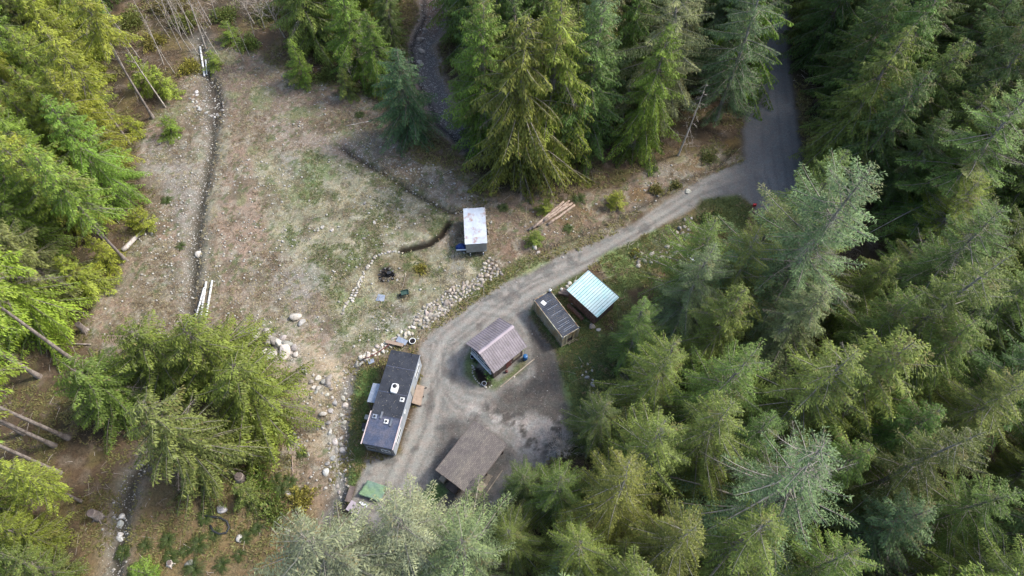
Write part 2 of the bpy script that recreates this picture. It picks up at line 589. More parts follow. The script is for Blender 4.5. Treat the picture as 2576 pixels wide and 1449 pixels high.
# wheel tracks follow the driveway and turn in the yard
for i in range(9):      # more wheel marks swinging round the yard
    o_ = rng.uniform(-1.2, 1.2)
    pts_ = [(1110+rng.gauss(0, 12), 850), (1085+i*6, 960), (1085+i*20, 1030+i*3), (1080+i*30, 1090+i*2), (1040+i*38, 1180-i*9)]
    d = ldist(X*.8+fx*.2, Y*.8+fy*.2, WP(pts_)+o_*.3)
    mixin(dm*np.exp(-(d/.16)**2)*.3, (176, 172, 164) if i % 2 else (98, 95, 93), .2, .2)
TR = [WP([(1880, 440), (1760, 480), (1600, 578), (1480, 645), (1330, 700), (1220, 770), (1120, 850), (1075, 960), (1050, 1080), (1000, 1180), (940, 1300)]),
      WP([(1880, 462), (1760, 500), (1620, 590), (1500, 660), (1350, 730), (1260, 790), (1160, 870), (1110, 980), (1080, 1090), (1030, 1200), (980, 1310)]),
      WP([(1110, 940), (1150, 1010), (1230, 1040), (1330, 1010), (1370, 940), (1340, 850), (1290, 790), (1220, 780)]),
      WP([(1130, 900), (1130, 960), (1170, 1000), (1240, 1015), (1320, 980), (1345, 920), (1325, 850)])]
for i, t in enumerate(TR):
    d = ldist(X*.75+fx*.25, Y*.75+fy*.25, t)
    mixin(dm*np.exp(-(d/.38)**2)*.5, (164, 160, 153), .1, .1)
    mixin(dm*np.exp(-((d-.65)/.2)**2)*.45, (112, 108, 105), .4, .3)
    for q_ in (1.0, 1.3, 1.65, 2.0):
        mixin(dm*np.exp(-((d-q_)/.09)**2)*.22*sm(fbm(X, Y, 3, 900+int(q_*10), 3), .4, .6), (104, 101, 98) if int(q_*10) % 2 else (172, 168, 160))
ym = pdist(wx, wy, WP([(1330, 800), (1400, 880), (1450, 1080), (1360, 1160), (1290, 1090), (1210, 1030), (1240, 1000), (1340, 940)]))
mixin(dm*sm(ym, -.8, .8)*.88, (86, 80, 75), .4, .6)  # right yard: damp soil, with tree shade painted into its colour
mixin(dm*sm(pdist(wx, wy, WP([(1110, 1060), (1190, 1050), (1290, 1130), (1230, 1290), (1180, 1380), (1060, 1360), (1090, 1240), (1080, 1150)])), -.8, .8)*.7, (84, 80, 78), .4, .5)  # tree shade around the shelter, painted into the soil colour
cw = pdist(wx, wy, WP([(1160, 1030), (1250, 1025), (1330, 1040), (1400, 1060), (1420, 1110), (1370, 1150), (1310, 1140), (1270, 1090), (1190, 1060)]))
mixin(sm(cw, -1.4, 1.0)*sm(fbm(X, Y, 1.4, 311, 5, .65), .44, .58)*.8, (176, 168, 162), .6, .6)
mixin(dm*sm(fbm(X, Y, 1.3, 707, 4), .62, .7)*.5, (84, 81, 80), .3, .4)
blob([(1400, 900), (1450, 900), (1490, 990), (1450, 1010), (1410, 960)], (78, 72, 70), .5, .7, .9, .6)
# road
rr = pdist(fx*.6+X*.4, fy*.6+Y*.4, ROAD)
rm = sm(rr, -.25, .35)
mixin(sm(ldist(X, Y, WP([(1890, 455), (1850, 470)])), 6.5, 1.5)*dm*.75, (118, 117, 118), .3, .2)
mixin(rm, (117, 117, 119), .3, .2)
mixin(sm(pdist(X, Y, ROAD), 1.6, 3.2)*sm(fbm(X, Y, 5, 717, 4), .3, .6)*.5, (142, 142, 143), .3, .2)
for q_ in (1.3, 2.9, 4.3):
    mixin(np.exp(-((pdist(X, Y, ROAD)-q_)/.25)**2)*.4*sm(fbm(X, Y, 4, 77+int(q_), 3), .35, .6), (96, 96, 98))
mixin(np.exp(-(rr/.5)**2)*.7*(1-sm(-np.abs(ldist(X, Y, WP([(1890, 420), (1895, 500)]))), -2.5, -1)), (92, 84, 76), .3, .4)
# greens
for poly, col, f in GREENS:
    w = sm(pdist(wx*.5+X*.5, wy*.5+Y*.5, WP([(0, 0)]) if False else poly), -f, f)
    mixin(w*.9, col, .1, .8)
    mixin(w*sm(N3, .53, .66)*.6, tuple(min(255, int(c*1.2)+12) for c in col))
    mixin(w*sm(N2, .56, .66)*.55, (112, 98, 76))
blob([(1712, 590), (1790, 590), (1780, 640), (1720, 650)], (140, 86, 62), .5, .85, .1, .3)
blob([(1640, 670), (1700, 660), (1690, 710), (1640, 710)], (136, 108, 76), .4, .8, .1)
blob([(1520, 800), (1550, 800), (1555, 850), (1530, 850)], (92, 66, 54), .35, .9, .1)
blob([(1705, 545), (1735, 535), (1720, 640), (1640, 660), (1600, 640)], (112, 106, 96), .5, .6, .9)
blob([(1690, 560), (1800, 520), (1840, 600), (1760, 680), (1680, 700), (1660, 650)], (112, 84, 62), .8, .7, .4, .7)
# garden bed beside the cabin
blob([(1190, 930), (1202, 922), (1222, 940), (1240, 965), (1225, 975), (1202, 962)], (44, 36, 32), .2, 1, .1, .5, False)
# water courses
cd = ldist(wx*.35+X*.65, wy*.35+Y*.65, CREEK)*(.75+.8*fbm(X, Y, 4, 929, 3))
mixin(np.exp(-(cd/1.9)**2)*.8, (132, 128, 120), 1, .3)
mixin(np.exp(-(cd/.8)**2)*.9, (72, 66, 52), .8, .3)
mixin(np.exp(-(ldist(fx, fy, CREEK[2:5])/1.5)**2)*.7, (70, 62, 54), .8, .3)
rd = ldist(wx, wy, RAVINE)
mixin(sm(-rd, -3.6, -2.2), (150, 132, 116), .8, .5)
mixin(sm(-rd, -2.4, -1.3), (118, 112, 112), 1, .5)
mixin(sm(-rd, -2.4, -1.0)*sm(Y, 88, 94), (128, 106, 92), 1, .6)
mixin(np.exp(-(ldist(fx, fy, RAVINE+np.array([-1.6, 0]))/.35)**2)*.8, (56, 54, 54), .5, .2)
mixin(np.exp(-(ldist(fx, fy, DITCH)/.45)**2)*.85, (52, 45, 35), .5, .4)
mixin(np.exp(-(ldist(X, Y, TRENCH)/.55)**4)*.97, (36, 28, 18), .05, .2)
mixin(np.exp(-(ldist(fx, fy, ROADDITCH)/.5)**2)*.75, (58, 50, 38), .3, .5)
wd = ldist(fx, fy, WASH)
mixin(np.exp(-(wd/.8)**2)*.75, (112, 112, 112), 1, .2)
lum = soil @ np.array([.25, .6, .15])
soil = (soil*.76+lum[:, None]*.24*np.array([1.0, .99, .96]))*.93
Z = height(X, Y)
co = np.stack([X, Y, Z], 1).astype(np.float32)
nx, ny = GX.shape
ii, jj = np.meshgrid(np.arange(nx-1), np.arange(ny-1), indexing='ij')
q = np.stack([ii*ny+jj, (ii+1)*ny+jj, (ii+1)*ny+jj+1, ii*ny+jj+1], -1).reshape(-1, 4)
cxf, cyf = X[q].mean(1), Y[q].mean(1)
isroad = pdist(cxf, cyf, ROAD) > 0
isdrive = (pdist(cxf, cyf, DRIVE) > 0) & ~isroad
rdist = ldist(cxf, cyf, RAVINE)
iscreek = (ldist(cxf, cyf, CREEK) < .7) & (cyf < 103)
israv = rdist < 2.2
def ground_part(name, mask, label):
    qq = q[mask]
    u, inv = np.unique(qq.ravel(), return_inverse=True)
    me = np_mesh(name, co[u], inv.reshape(-1, 4), SOIL, True)
    a = me.attributes.new('soil', 'FLOAT_COLOR', 'POINT')
    c4 = np.ones((len(u), 4), np.float32)
    c4[:, :3] = soil[u]
    a.data.foreach_set('color', c4.ravel())
    a = me.attributes.new('zone', 'FLOAT_VECTOR', 'POINT')
    a.data.foreach_set('vector', zone[u].astype(np.float32).ravel())
    o = link(bpy.data.objects.new(name, me))
    return tag(o, label=label, cat=name.replace('_', ' '), kind='structure')
ground_part('gravel_road', isroad, 'grey gravel road running between the tall conifers')
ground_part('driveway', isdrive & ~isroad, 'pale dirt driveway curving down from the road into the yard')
ground_part('creek_bed', iscreek & ~isroad & ~isdrive, 'narrow dark creek bed running down the left side of the clearing')
ground_part('ravine_bed', israv & ~iscreek & ~isroad & ~isdrive, 'wide grey gravel creek bed between trees at the top of the photo')
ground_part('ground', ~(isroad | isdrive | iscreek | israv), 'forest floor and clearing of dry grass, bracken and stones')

# ------------------------------------------------------------------ trees
def unit(a):
    return a/np.maximum(np.linalg.norm(a, axis=-1, keepdims=True), 1e-9)
def tubes_np(paths, radii, n=3):
    """paths (B,K,3), radii (B,K) -> verts, quads"""
    B, K, _ = paths.shape
    d = np.gradient(paths, axis=1)
    d = unit(d)
    up = np.array([.13, .21, 1.0])
    u = unit(np.cross(d, up))
    w = np.cross(d, u)
    ang = np.arange(n)*2*np.pi/n
    v = paths[:, :, None, :]+(u[:, :, None, :]*np.cos(ang)[None, None, :, None]+w[:, :, None, :]*np.sin(ang)[None, None, :, None])*radii[:, :, None, None]
    idx = np.arange(B*K*n).reshape(B, K, n)
    a = idx[:, :-1, :]
    b = np.roll(idx, -1, axis=2)[:, :-1, :]
    c = np.roll(idx, -1, axis=2)[:, 1:, :]
    e = idx[:, 1:, :]
    return v.reshape(-1, 3), np.stack([a, b, c, e], -1).reshape(-1, 4)

def conifer(seed, H, R, cs, nb, droop=.5, lift=40, node=.2, card=.36, width=.13, twig=.42, dead=.06, pw=.75, sag=.5, gap=.18, bare=0.0, lean=0.0, barelow=0, pale=False, limb=1.0, thick=.0125):
    """tapered trunk + limbs, and a crown of needle sprays set along twigs on every bough"""
    r = np.random.default_rng(seed)
    # trunk
    K = 12
    tz = np.linspace(0, 1, K)
    bend = np.array([r.normal(0, .25), r.normal(0, .25)])
    tp = np.stack([bend[0]*np.sin(tz*2.2)+lean*tz**2, bend[1]*np.sin(tz*2.9), tz*H], 1)
    tr = (thick*H)*(1-tz)**.85+.02
    tr[0] *= 1.5
    tv, tf = tubes_np(tp[None], tr[None], 8)
    def axis_at(z):
        t = np.clip(z/H, 0, 1)
        return np.stack([np.interp(t, tz, tp[:, 0]), np.interp(t, tz, tp[:, 1])], -1)
    i = np.arange(nb)
    t = ((i+r.random(nb)*.9)/nb)
    t = t**1.05
    z0 = H*(cs+(1-cs)*t*.985)
    az = i*2.39996+r.normal(0, .35, nb)
    asym = 1+.22*np.sin(az+r.random()*6)+.12*np.sin(2*az+r.random()*6)
    prof = (1-t)**pw*(.62+.38*np.clip(t*5, 0, 1))+.035
    L = R*prof*r.uniform(.45, 1.2, nb)*asym
    L = np.maximum(L, .35)
    e0 = np.radians(-8+(lift+8)*t**1.4+r.normal(0, 7, nb))
    rb = r.random(nb)
    isdead = (r.random(nb) < dead) | (t < barelow)
    S_ = 7
    s = np.linspace(0, 1, S_)
    ax = axis_at(z0)
    curl = r.normal(0, .12, nb)
    def pts(bi, sv):
        Lb = L[bi]
        a = az[bi]+curl[bi]*sv
        hr = Lb*sv*np.cos(e0[bi]*.8)
        zz = z0[bi]+Lb*(sv*np.sin(e0[bi])-droop*sv**2*(1-.35*t[bi])+.10*sv**4)
        return np.stack([ax[bi, 0]+np.cos(a)*hr, ax[bi, 1]+np.sin(a)*hr, zz], -1)
    bp = pts(np.repeat(np.arange(nb), S_), np.tile(s, nb)).reshape(nb, S_, 3)
    br = limb*(.012+.0085*L)[:, None]*(1-s*.85)[None, :]
    bv, bf = tubes_np(bp, br, 3)
    wv = [tv, bv]
    wf = [tf, bf+len(tv)]
    # nodes along each bough
    cnt = np.maximum((L*(1-gap)/node).astype(int), 3)
    bi = np.repeat(np.arange(nb), cnt)
    k = np.concatenate([np.arange(c) for c in cnt])
    sv = gap+(1-gap)*(k+r.random(len(k)))/cnt[bi]
    sv = np.clip(sv, gap*.8, 1)
    p = pts(bi, sv)
    p2 = pts(bi, np.minimum(sv+.03, 1.03))
    fw = unit(p2-p)
    side = unit(np.cross(fw, np.array([0, 0, 1.0])))
    base_p, dirs, lens, bids, svs = [], [], [], [], []
    for sg in (-1, 1):
        ang = np.radians(r.uniform(34, 56, len(bi)))
        dz = -sag*(.25+.5*rb[bi]+.25*r.random(len(bi)))
        d = fw*np.cos(ang)[:, None]+side*(sg*np.sin(ang))[:, None]
        d[:, 2] += dz
        tl = twig*L[bi]*(1-sv)**.75*r.uniform(.65, 1.12, len(bi))*(.35+.65*np.clip((sv-gap*.8)*6, 0, 1))+.16
        tl = np.minimum(tl, 1.5)
        base_p.append(p)
        dirs.append(unit(d))
        lens.append(tl)
        bids.append(bi)
        svs.append(sv)
    base_p = np.concatenate(base_p)
    dirs = np.concatenate(dirs)
    lens = np.concatenate(lens)
    bids = np.concatenate(bids)
    svs = np.concatenate(svs)
    # dead boughs: bare twigs only
    dm_ = isdead[bids]
    if dm_.any():
        sel = np.where(dm_)[0]
        a_ = base_p[sel]
        b_ = a_+dirs[sel]*lens[sel][:, None]*.8
        pa = np.stack([a_, (a_+b_)/2+r.normal(0, .04, a_.shape), b_], 1)
        v_, f_ = tubes_np(pa, np.tile(np.array([.012, .009, .004]), (len(sel), 1)), 3)
        o_ = sum(len(x) for x in wv)
        wv.append(v_)
        wf.append(f_+o_)
    keep = ~dm_ & (r.random(len(dm_)) > bare)
    base_p, dirs, lens, bids, svs = base_p[keep], dirs[keep], lens[keep], bids[keep], svs[keep]
    # sprays along twigs
    nc = np.maximum(np.ceil(lens/(card*.55)).astype(int), 1)
    ti = np.repeat(np.arange(len(lens)), nc)
    kk = np.concatenate([np.arange(c) for c in nc])
    f = (kk+.1+r.random(len(kk))*.5)/nc[ti]
    q0 = base_p[ti]+dirs[ti]*(lens[ti]*f)[:, None]
    q0[:, 2] -= .12*sag*(f*lens[ti])**2
    d = dirs[ti]
    sd = unit(np.cross(d, np.array([0, 0, 1.0]))+r.normal(0, .1, d.shape))
    a = np.radians(r.uniform(10, 50, len(ti)))*np.where(kk % 2, 1, -1)
    dd_ = d*np.cos(a)[:, None]+sd*np.sin(a)[:, None]
    dd_[:, 2] += -sag*.5*f+r.normal(0, .16, len(ti))
    dd_ = unit(dd_)
    nrm = unit(np.array([0, 0, 1.0])+r.normal(0, .45, d.shape))
    sd2 = unit(np.cross(dd_, nrm))
    ln = card*r.uniform(.6, 1.3, len(ti))
    wd_ = width*r.uniform(.6, 1.3, len(ti))
    v0 = q0
    v1 = q0+dd_*(ln*.45)[:, None]+sd2*wd_[:, None]*.5
    v2 = q0+dd_*ln[:, None]-np.array([0, 0, 1.0])*(.18*ln)[:, None]
    v3 = q0+dd_*(ln*.45)[:, None]-sd2*wd_[:, None]*.5
    V = np.stack([v0, v1, v2, v3], 1).reshape(-1, 3)
    Fq = np.arange(len(V)).reshape(-1, 4)
    brnd = r.random(nb)
    tip = np.clip(svs[ti]*.45+f*.55+r.normal(0, .15, len(ti))-.25, 0, 1)
    bright = np.clip(.5*brnd[bids[ti]]+.5*r.random(len(ti)), 0, 1)
    brown = ((r.random(nb) < .035)[bids[ti]]*.5+(r.random(len(ti)) < .03)*.7)
    tint = np.stack([tip, bright, np.clip(brown, 0, 1)], 1)
    crown = np_mesh('crown', V, Fq, LEAF, False, tint)
    wood = np_mesh('trunk', np.concatenate(wv), np.concatenate(wf), LIMBBARK if pale else BARK, True)
    return {'H': H, 'crown': crown, 'trunk': wood}

KIND = {
    'hemlock_a': conifer(1, 25, 6.6, .05, 190, droop=.46, sag=.85, twig=.38, node=.20, card=.40, width=.13, pw=.55),
    'hemlock_b': conifer(2, 24, 6.0, .08, 175, droop=.52, sag=1.0, twig=.38, node=.20, card=.40, width=.13, dead=.04, pw=.58),
    'hemlock_c': conifer(3, 27, 7.0, .04, 200, droop=.42, sag=.8, twig=.38, node=.20, card=.40, width=.13, pw=.54),
    'cedar_a': conifer(4, 22, 6.8, .05, 170, droop=.60, sag=1.2, twig=.40, node=.19, card=.44, width=.15, pw=.52, lean=.6),
    'cedar_b': conifer(5, 18, 6.8, .04, 150, droop=.55, sag=1.1, twig=.42, node=.19, card=.44, width=.15, pw=.45, lean=-.5),
    'fir_a': conifer(6, 28, 8.0, .12, 150, droop=.26, sag=.45, lift=40, dead=.08, twig=.31, node=.18, pw=.74, card=.36, width=.10, pale=True, limb=1.15),
    'fir_b': conifer(7, 26, 7.6, .15, 140, droop=.30, sag=.55, lift=42, dead=.07, twig=.31, node=.18, pw=.70, card=.36, width=.10, pale=True, limb=1.1),
    'fir_c': conifer(8, 29, 9.0, .10, 200, droop=.16, sag=.25, lift=30, dead=.12, bare=.08, twig=.31, node=.18, pw=.62, card=.36, width=.10, pale=True, limb=1.3),
    'high_a': conifer(9, 26, 4.8, .60, 110, thick=.0085, droop=.45, sag=.8, twig=.40, node=.2, dead=.08, barelow=.06, card=.40, width=.14),
    'high_b': conifer(10, 24, 4.8, .42, 130, thick=.009, droop=.45, sag=.9, twig=.40, node=.2, dead=.08, barelow=.05, card=.40, width=.14),
    'scraggly': conifer(12, 30, 9.5, .10, 150, droop=.26, sag=.22, lift=26, dead=.26, bare=.2, twig=.30, pw=.6, card=.34, width=.11, pale=True, limb=1.7),
    'young_a': conifer(13, 8, 3.2, .02, 80, droop=.30, sag=.5, twig=.45, node=.16, card=.34, width=.13, dead=0, pw=.8),
    'young_b': conifer(14, 6, 3.6, .02, 50, droop=.12, sag=.3, twig=.42, node=.16, card=.36, width=.15, dead=0, pw=.55),
}
GREEN = {  # base leaf colours (linear reflectance)
    'yellow': (.185, .240, .030), 'lime': (.145, .212, .030), 'mid': (.112, .165, .036), 'deep': (.082, .130, .036),
    'blue': (.074, .130, .055), 'grey': (.142, .190, .084), 'pale': (.160, .212, .128), 'olive': (.132, .172, .036)}
TREES = []
def tree(kind, x, y, h, col, label, cat='tree', group=None, rs=1.0, name='conifer', trunk='trunk', z=None):
    k = KIND[kind]
    e = empty(name, (x, y, (hz(x, y) if z is None else z)-.15), rng.uniform(0, 6.28))
    s = h/k['H']
    e.scale = (s*rs, s*rs, s)
    e.rotation_euler[0] = rng.gauss(0, .03)
    e.rotation_euler[1] = rng.gauss(0, .03)
    tag(e, label, cat, group)
    c = link(bpy.data.objects.new('crown', k['crown']))
    c.parent = e
    g = GREEN[col] if isinstance(col, str) else col
    j = [rng.uniform(.84, 1.2) for _ in range(2)]
    c.color = (g[0]*j[0]*j[1], g[1]*j[0], g[2]*j[0], 1)
    w = link(bpy.data.objects.new('trunk', k['trunk']))
    w.parent = e
    TREES.append((x, y))
    return e
def tip_tree(kind, px, py, h, col, label, **kw):
    x, y = sight(px, py, h)
    return tree(kind, x, y, h, col, label, **kw)
def base_tree(kind, px, py, h, col, label, **kw):
    x, y, _ = P(px, py)
    return tree(kind, x, y, h, col, label, **kw)

# -- trees one can point to
tip_tree('fir_c', 2185, 420, 29, 'grey', 'huge pale green fir with a bare forked top, right of the woodshed', rs=1.02, name='fir_tree')
tip_tree('fir_a', 1800, 615, 20, 'grey', 'fir with pointed top and curved bare twigs standing nearest right of the woodshed', name='fir_tree', rs=1.0)
tip_tree('fir_b', 1935, 575, 20, 'olive', 'dark olive fir whose bare-tipped branches reach over the gravel road bend', name='fir_tree', rs=.9)
tip_tree('fir_b', 2150, 870, 23, 'mid', 'broad mid green fir just below the huge pale fir', name='fir_tree', rs=1.1)
tip_tree('scraggly', 2190, 1140, 28, 'grey', 'gaunt grey fir with long bare white branches, bottom right', name='fir_tree', rs=1.0)
tip_tree('fir_a', 1600, 1185, 22, 'olive', 'yellow green fir with star-shaped branch whorls right of the shingled shelter', name='fir_tree', rs=.95)
tip_tree('fir_b', 1470, 1340, 18, 'olive', 'small olive fir seen from straight above at the bottom edge, right of the yard', name='fir_tree')
tip_tree('fir_a', 1850, 1010, 22, 'mid', 'dense green fir in the middle of the stand right of the yard', name='fir_tree')
tip_tree('fir_b', 1700, 870, 19, 'mid', 'dark fir leaning over the grass to the right of the shipping container', name='fir_tree')
tip_tree('fir_a', 2467, 1085, 24, (.085, .12, .03), 'dark fir with bright yellow green finger-like boughs near the right edge, low', name='fir_tree', rs=.95)
tip_tree('fir_a', 2544, 620, 27, 'mid', 'tall fir with a long visible grey trunk at the right edge', name='fir_tree')
tip_tree('hemlock_b', 1000, 118, 15.5, 'blue', 'slim blue green conical hemlock beside the grey gravel creek bed', name='hemlock_tree', rs=1.35)
tip_tree('cedar_a', 345, 1045, 18, (.118, .165, .045), 'large light green cedar with spreading star-shaped crown, lower left', name='cedar_tree', rs=1.2)
tip_tree('cedar_b', 190, 900, 12, (.115, .155, .026), 'drooping yellow green cedar above the light star-shaped cedar', name='cedar_tree', rs=1.3)
tip_tree('cedar_b', 475, 812, 13.5, (.120, .148, .024), 'drooping yellow green cedar at the lower end of the white pipes', name='cedar_tree', rs=1.25)
tip_tree('cedar_b', 315, 820, 13, (.120, .148, .024), 'drooping yellow green cedar left of the one at the lower end of the white pipes', name='cedar_tree', rs=1.25)
tip_tree('cedar_b', 560, 930, 13.5, (.112, .145, .024), 'drooping green cedar nearest the stony bank left of the mobile home', name='cedar_tree', rs=1.35)
tip_tree('fir_b', 770, 1355, 23, 'pale', 'pale grey green fir at the bottom edge below the green tarp', name='fir_tree', rs=1.35)
tip_tree('fir_b', 985, 1300, 19, 'pale', 'pale bushy fir at the bottom edge, middle of the three below the yard', name='fir_tree', rs=1.4)
tip_tree('fir_b', 1140, 1385, 18, 'grey', 'bushy grey green fir at the bottom edge, rightmost of the three below the yard', name='fir_tree', rs=1.35)
base_tree('cedar_a', 1292, 430, 25, (.135, .165, .030), 'tall cedar with golden sprays standing behind the white cargo box', name='cedar_tree', rs=1.15)
base_tree('hemlock_a', 1225, 360, 24, 'lime', 'tall hemlock left of the golden cedar by the ravine', name='hemlock_tree')
base_tree('hemlock_a', 1370, 375, 26, 'lime', 'tall hemlock directly right of the golden cedar', name='hemlock_tree', rs=1.1)
base_tree('hemlock_c', 1480, 375, 24, 'mid', 'broad hemlock above the pile of logs', name='hemlock_tree', rs=1.15)
base_tree('hemlock_b', 1590, 372, 22, 'lime', 'bright green hemlock above the ditch beside the driveway', name='hemlock_tree')
base_tree('fir_b', 1640, 290, 27, 'grey', 'grey green fir second row above the driveway ditch', name='fir_tree')
base_tree('fir_a', 1800, 300, 29, 'grey', 'tall grey green fir just left of the gravel road', name='fir_tree', rs=.85)
for a in (('hemlock_a', 292, 505, 19, 'lime', 'full-skirted hemlock whose boughs reach farthest into the clearing at the left'),
          ('hemlock_b', 285, 425, 18, 'yellow', 'yellow green hemlock just above the far-reaching one at the left'),
          ('hemlock_a', 235, 330, 19, 'lime', 'hemlock behind the grey trunks at the upper left, between them'),
          ('cedar_a', 225, 215, 18, 'yellow', 'golden yellow cedar along the upper left forest edge'),
          ('cedar_a', 215, 110, 18, 'yellow', 'golden yellow cedar nearest the top left, beside the bare thicket'),
          ('cedar_b', 150, 745, 15, (.15, .18, .06), 'pale greyish green cedar at the left edge above the longest trunk')):
    base_tree(a[0], a[1], a[2], a[3], a[4], a[5], name='cedar_tree' if a[0][0] == 'c' else 'hemlock_tree')
tip_tree('fir_b', 1330, 1190, 9, 'deep', 'low dark fir at the right corner of the shingled shelter', name='fir_tree', rs=1.3)
tip_tree('fir_a', 1300, 1310, 13, 'mid', 'dark fir below the right corner of the shingled shelter', name='fir_tree', rs=1.2)
tip_tree('fir_b', 1420, 1210, 14, 'mid', 'mid green fir between the mud patch and the star-shaped fir', name='fir_tree', rs=1.1)
tip_tree('fir_b', 1530, 1010, 13, 'deep', 'low dark green fir closest to the right edge of the yard', name='fir_tree', rs=1.1)
tip_tree('fir_a', 1640, 760, 15, 'mid', 'fir whose boughs reach toward the teal roof from the right', name='fir_tree', rs=1.0)
# -- left edge, bare stems showing
for a in (('high_a', 385, 297, 23, 'yellow', 'conifer on a long grey trunk, topmost at the left edge of the clearing'),
          ('high_b', 327, 362, 22, 'yellow', 'conifer on a grey trunk just below the topmost one at the clearing edge'),
          ('high_b', 316, 655, 22, 'lime', 'conifer whose grey trunk stands at the end of the fallen bleached log'),
          ('high_b', 262, 600, 21, 'lime', 'conifer with a slim trunk left of the fallen bleached log'),
          ('high_a', 186, 908, 27, 'yellow', 'tall conifer with the longest bare grey trunk, leaning out of the left edge'),
          ('high_a', 172, 1102, 27, 'yellow', 'tall bare-stemmed conifer whose foot touches the light star-shaped cedar'),
          ('high_a', 138, 1122, 26, 'lime', 'tall bare-stemmed conifer, middle of the parallel stems at lower left'),
          ('high_a', 150, 1190, 26, 'lime', 'tall bare-stemmed conifer, lowest of the parallel stems at lower left'),
          ('high_b', 100, 948, 25, 'yellow', 'bare-stemmed conifer near the left edge below the longest trunk'),
          ('high_b', 60, 1090, 25, 'yellow', 'slim bare-stemmed conifer closest to the left edge of the parallel stems'),
          ('high_b', 205, 1262, 15, 'lime', 'conifer on a thick short trunk above the bottom left corner')):
    base_tree(a[0], a[1], a[2], a[3], a[4], a[5], name='conifer')
# young trees in the open
for px, py, h, col, lab in ((440, 335, 3.6, 'yellow', 'small yellow green sapling alone on the brown slope left of the creek'),
                            (375, 225, 6.5, 'yellow', 'yellow green young conifer beside the topmost bare trunk'),
                            (430, 240, 6.0, 'yellow', 'yellow green young conifer between the bare trunk and the creek'),
                            (345, 330, 3.2, 'yellow', 'low yellow green sapling at the foot of the grey trunk, upper left'),
                            (760, 200, 7.5, 'lime', 'bright green young conifer at the top edge of the clearing'),
                            (590, 100, 3.6, 'lime', 'small bright sapling right of the white pipe in the creek'),
                            (545, 165, 3.0, 'lime', 'tiny bright sapling leaning over the white pipe in the creek'),
                            (250, 725, 8, 'lime', 'bushy bright green young conifer left of the bleached log'),
                            (285, 670, 6, 'yellow', 'young conifer just below the foot of the bleached log'),
                            (370, 575, 4.0, 'yellow', 'yellow green sapling above the bleached log'),
                            (640, 1260, 5.0, 'mid', 'round dark green young conifer below the drooping cedars'),
                            (380, 1449, 5.0, 'lime', 'bright green young conifer at the bottom edge, left'),
                            (1375, 530, 2.4, 'lime', 'small bright shrubby sapling at the upper left of the log pile'),
                            (1350, 610, 2.6, 'lime', 'small bright shrubby sapling below the log pile'),
                            (1550, 520, 3.0, 'yellow', 'yellow sapling right of the log pile'),
                            (880, 240, 5.5, 'mid', 'young conifer at the upper right rim of the clearing')):
    base_tree('young_a' if h > 4 else 'young_b', px, py, h, col, lab, name='young_conifer', cat='sapling')

# -- forest masses
def scatter(poly, spacing, n, avoid=3.2):
    w = WP(poly)
    lo, hi = w.min(0), w.max(0)
    out = []
    tries = 0
    while len(out) < n and tries < 9000:
        tries += 1
        x, y = rng.uniform(lo[0], hi[0]), rng.uniform(lo[1], hi[1])
        if pdist(np.array([x]), np.array([y]), w)[0] < 0:
            continue
        if any((x-a)**2+(y-b)**2 < spacing**2 for a, b in out):
            continue
        if any((x-a)**2+(y-b)**2 < avoid**2 for a, b in TREES):
            continue
        out.append((x, y))
    return out
def proj(x, y, z):
    d = Vector((x, y, z-CAM_H))
    f_ = d.y*math.cos(PITCH)-d.z*math.sin(PITCH)
    u_ = d.y*math.sin(PITCH)+d.z*math.cos(PITCH)
    return 1288+F*d.x/f_, 724.5-F*u_/f_
COLW = {'yellow': 'golden green', 'lime': 'bright green', 'mid': 'mid green', 'deep': 'dark green', 'blue': 'blue green', 'grey': 'grey green', 'pale': 'pale green', 'olive': 'olive green'}
SEEN = {}
def forest(poly, spacing, n, kinds, cols, hr, label, group, names, avoid=3.6, rs=(.85, 1.1)):
    bp = scatter(poly, spacing, n, avoid)
    pr = [proj(x, y, sum(hr)/4) for x, y in bp]
    bb = (min(p[0] for p in pr), max(p[0] for p in pr)+1, min(p[1] for p in pr), max(p[1] for p in pr)+1)
    for x, y in bp:
        k = rng.choice(kinds)
        nm = 'fir_tree' if k.startswith('fir') else ('cedar_tree' if k.startswith('cedar') else 'hemlock_tree')
        h_, c_ = rng.uniform(*hr), rng.choice(cols)
        u_, v_ = proj(x, y, h_*.5)
        f_ = (h_-hr[0])/(hr[1]-hr[0])
        size = 'tall' if f_ > .62 else ('short' if f_ < .3 else 'middling')
        uu = (u_-bb[0])/(bb[1]-bb[0])
        vv = (v_-bb[2])/(bb[3]-bb[2])
        place = ('top', 'upper', 'lower', 'bottom')[min(3, max(0, int(vv*4)))]+' '+('far left', 'left', 'right', 'far right')[min(3, max(0, int(uu*4)))]
        tree(k, x, y, h_, c_, '%s %s %s, %s of %s' % (size, COLW[c_], nm.split('_')[0], place, label), group=group, name=nm, rs=rng.uniform(*rs))
forest([(2065, 480), (2050, 380), (2035, 260), (2015, 100), (2000, -30), (2620, -30), (2700, 560), (2300, 560)], 4.6, 75, ['hemlock_a', 'hemlock_b', 'hemlock_c'], ['deep', 'deep', 'mid', 'mid', 'olive'], (18, 27),
       'the dense forest right of the gravel road', 'dark hemlocks right of the gravel road', None)
forest([(2230, 560), (2700, 560), (2760, 1100), (2760, 1500), (2180, 1640), (2220, 1100), (2260, 860)], 6.2, 46, ['hemlock_a', 'fir_a', 'fir_c', 'fir_b', 'hemlock_c', 'hemlock_b'], ['mid', 'mid', 'deep', 'olive', 'lime'], (17, 27),
       'the forest along the lower right edge', 'conifers along the lower right edge', None, rs=(.95, 1.25))
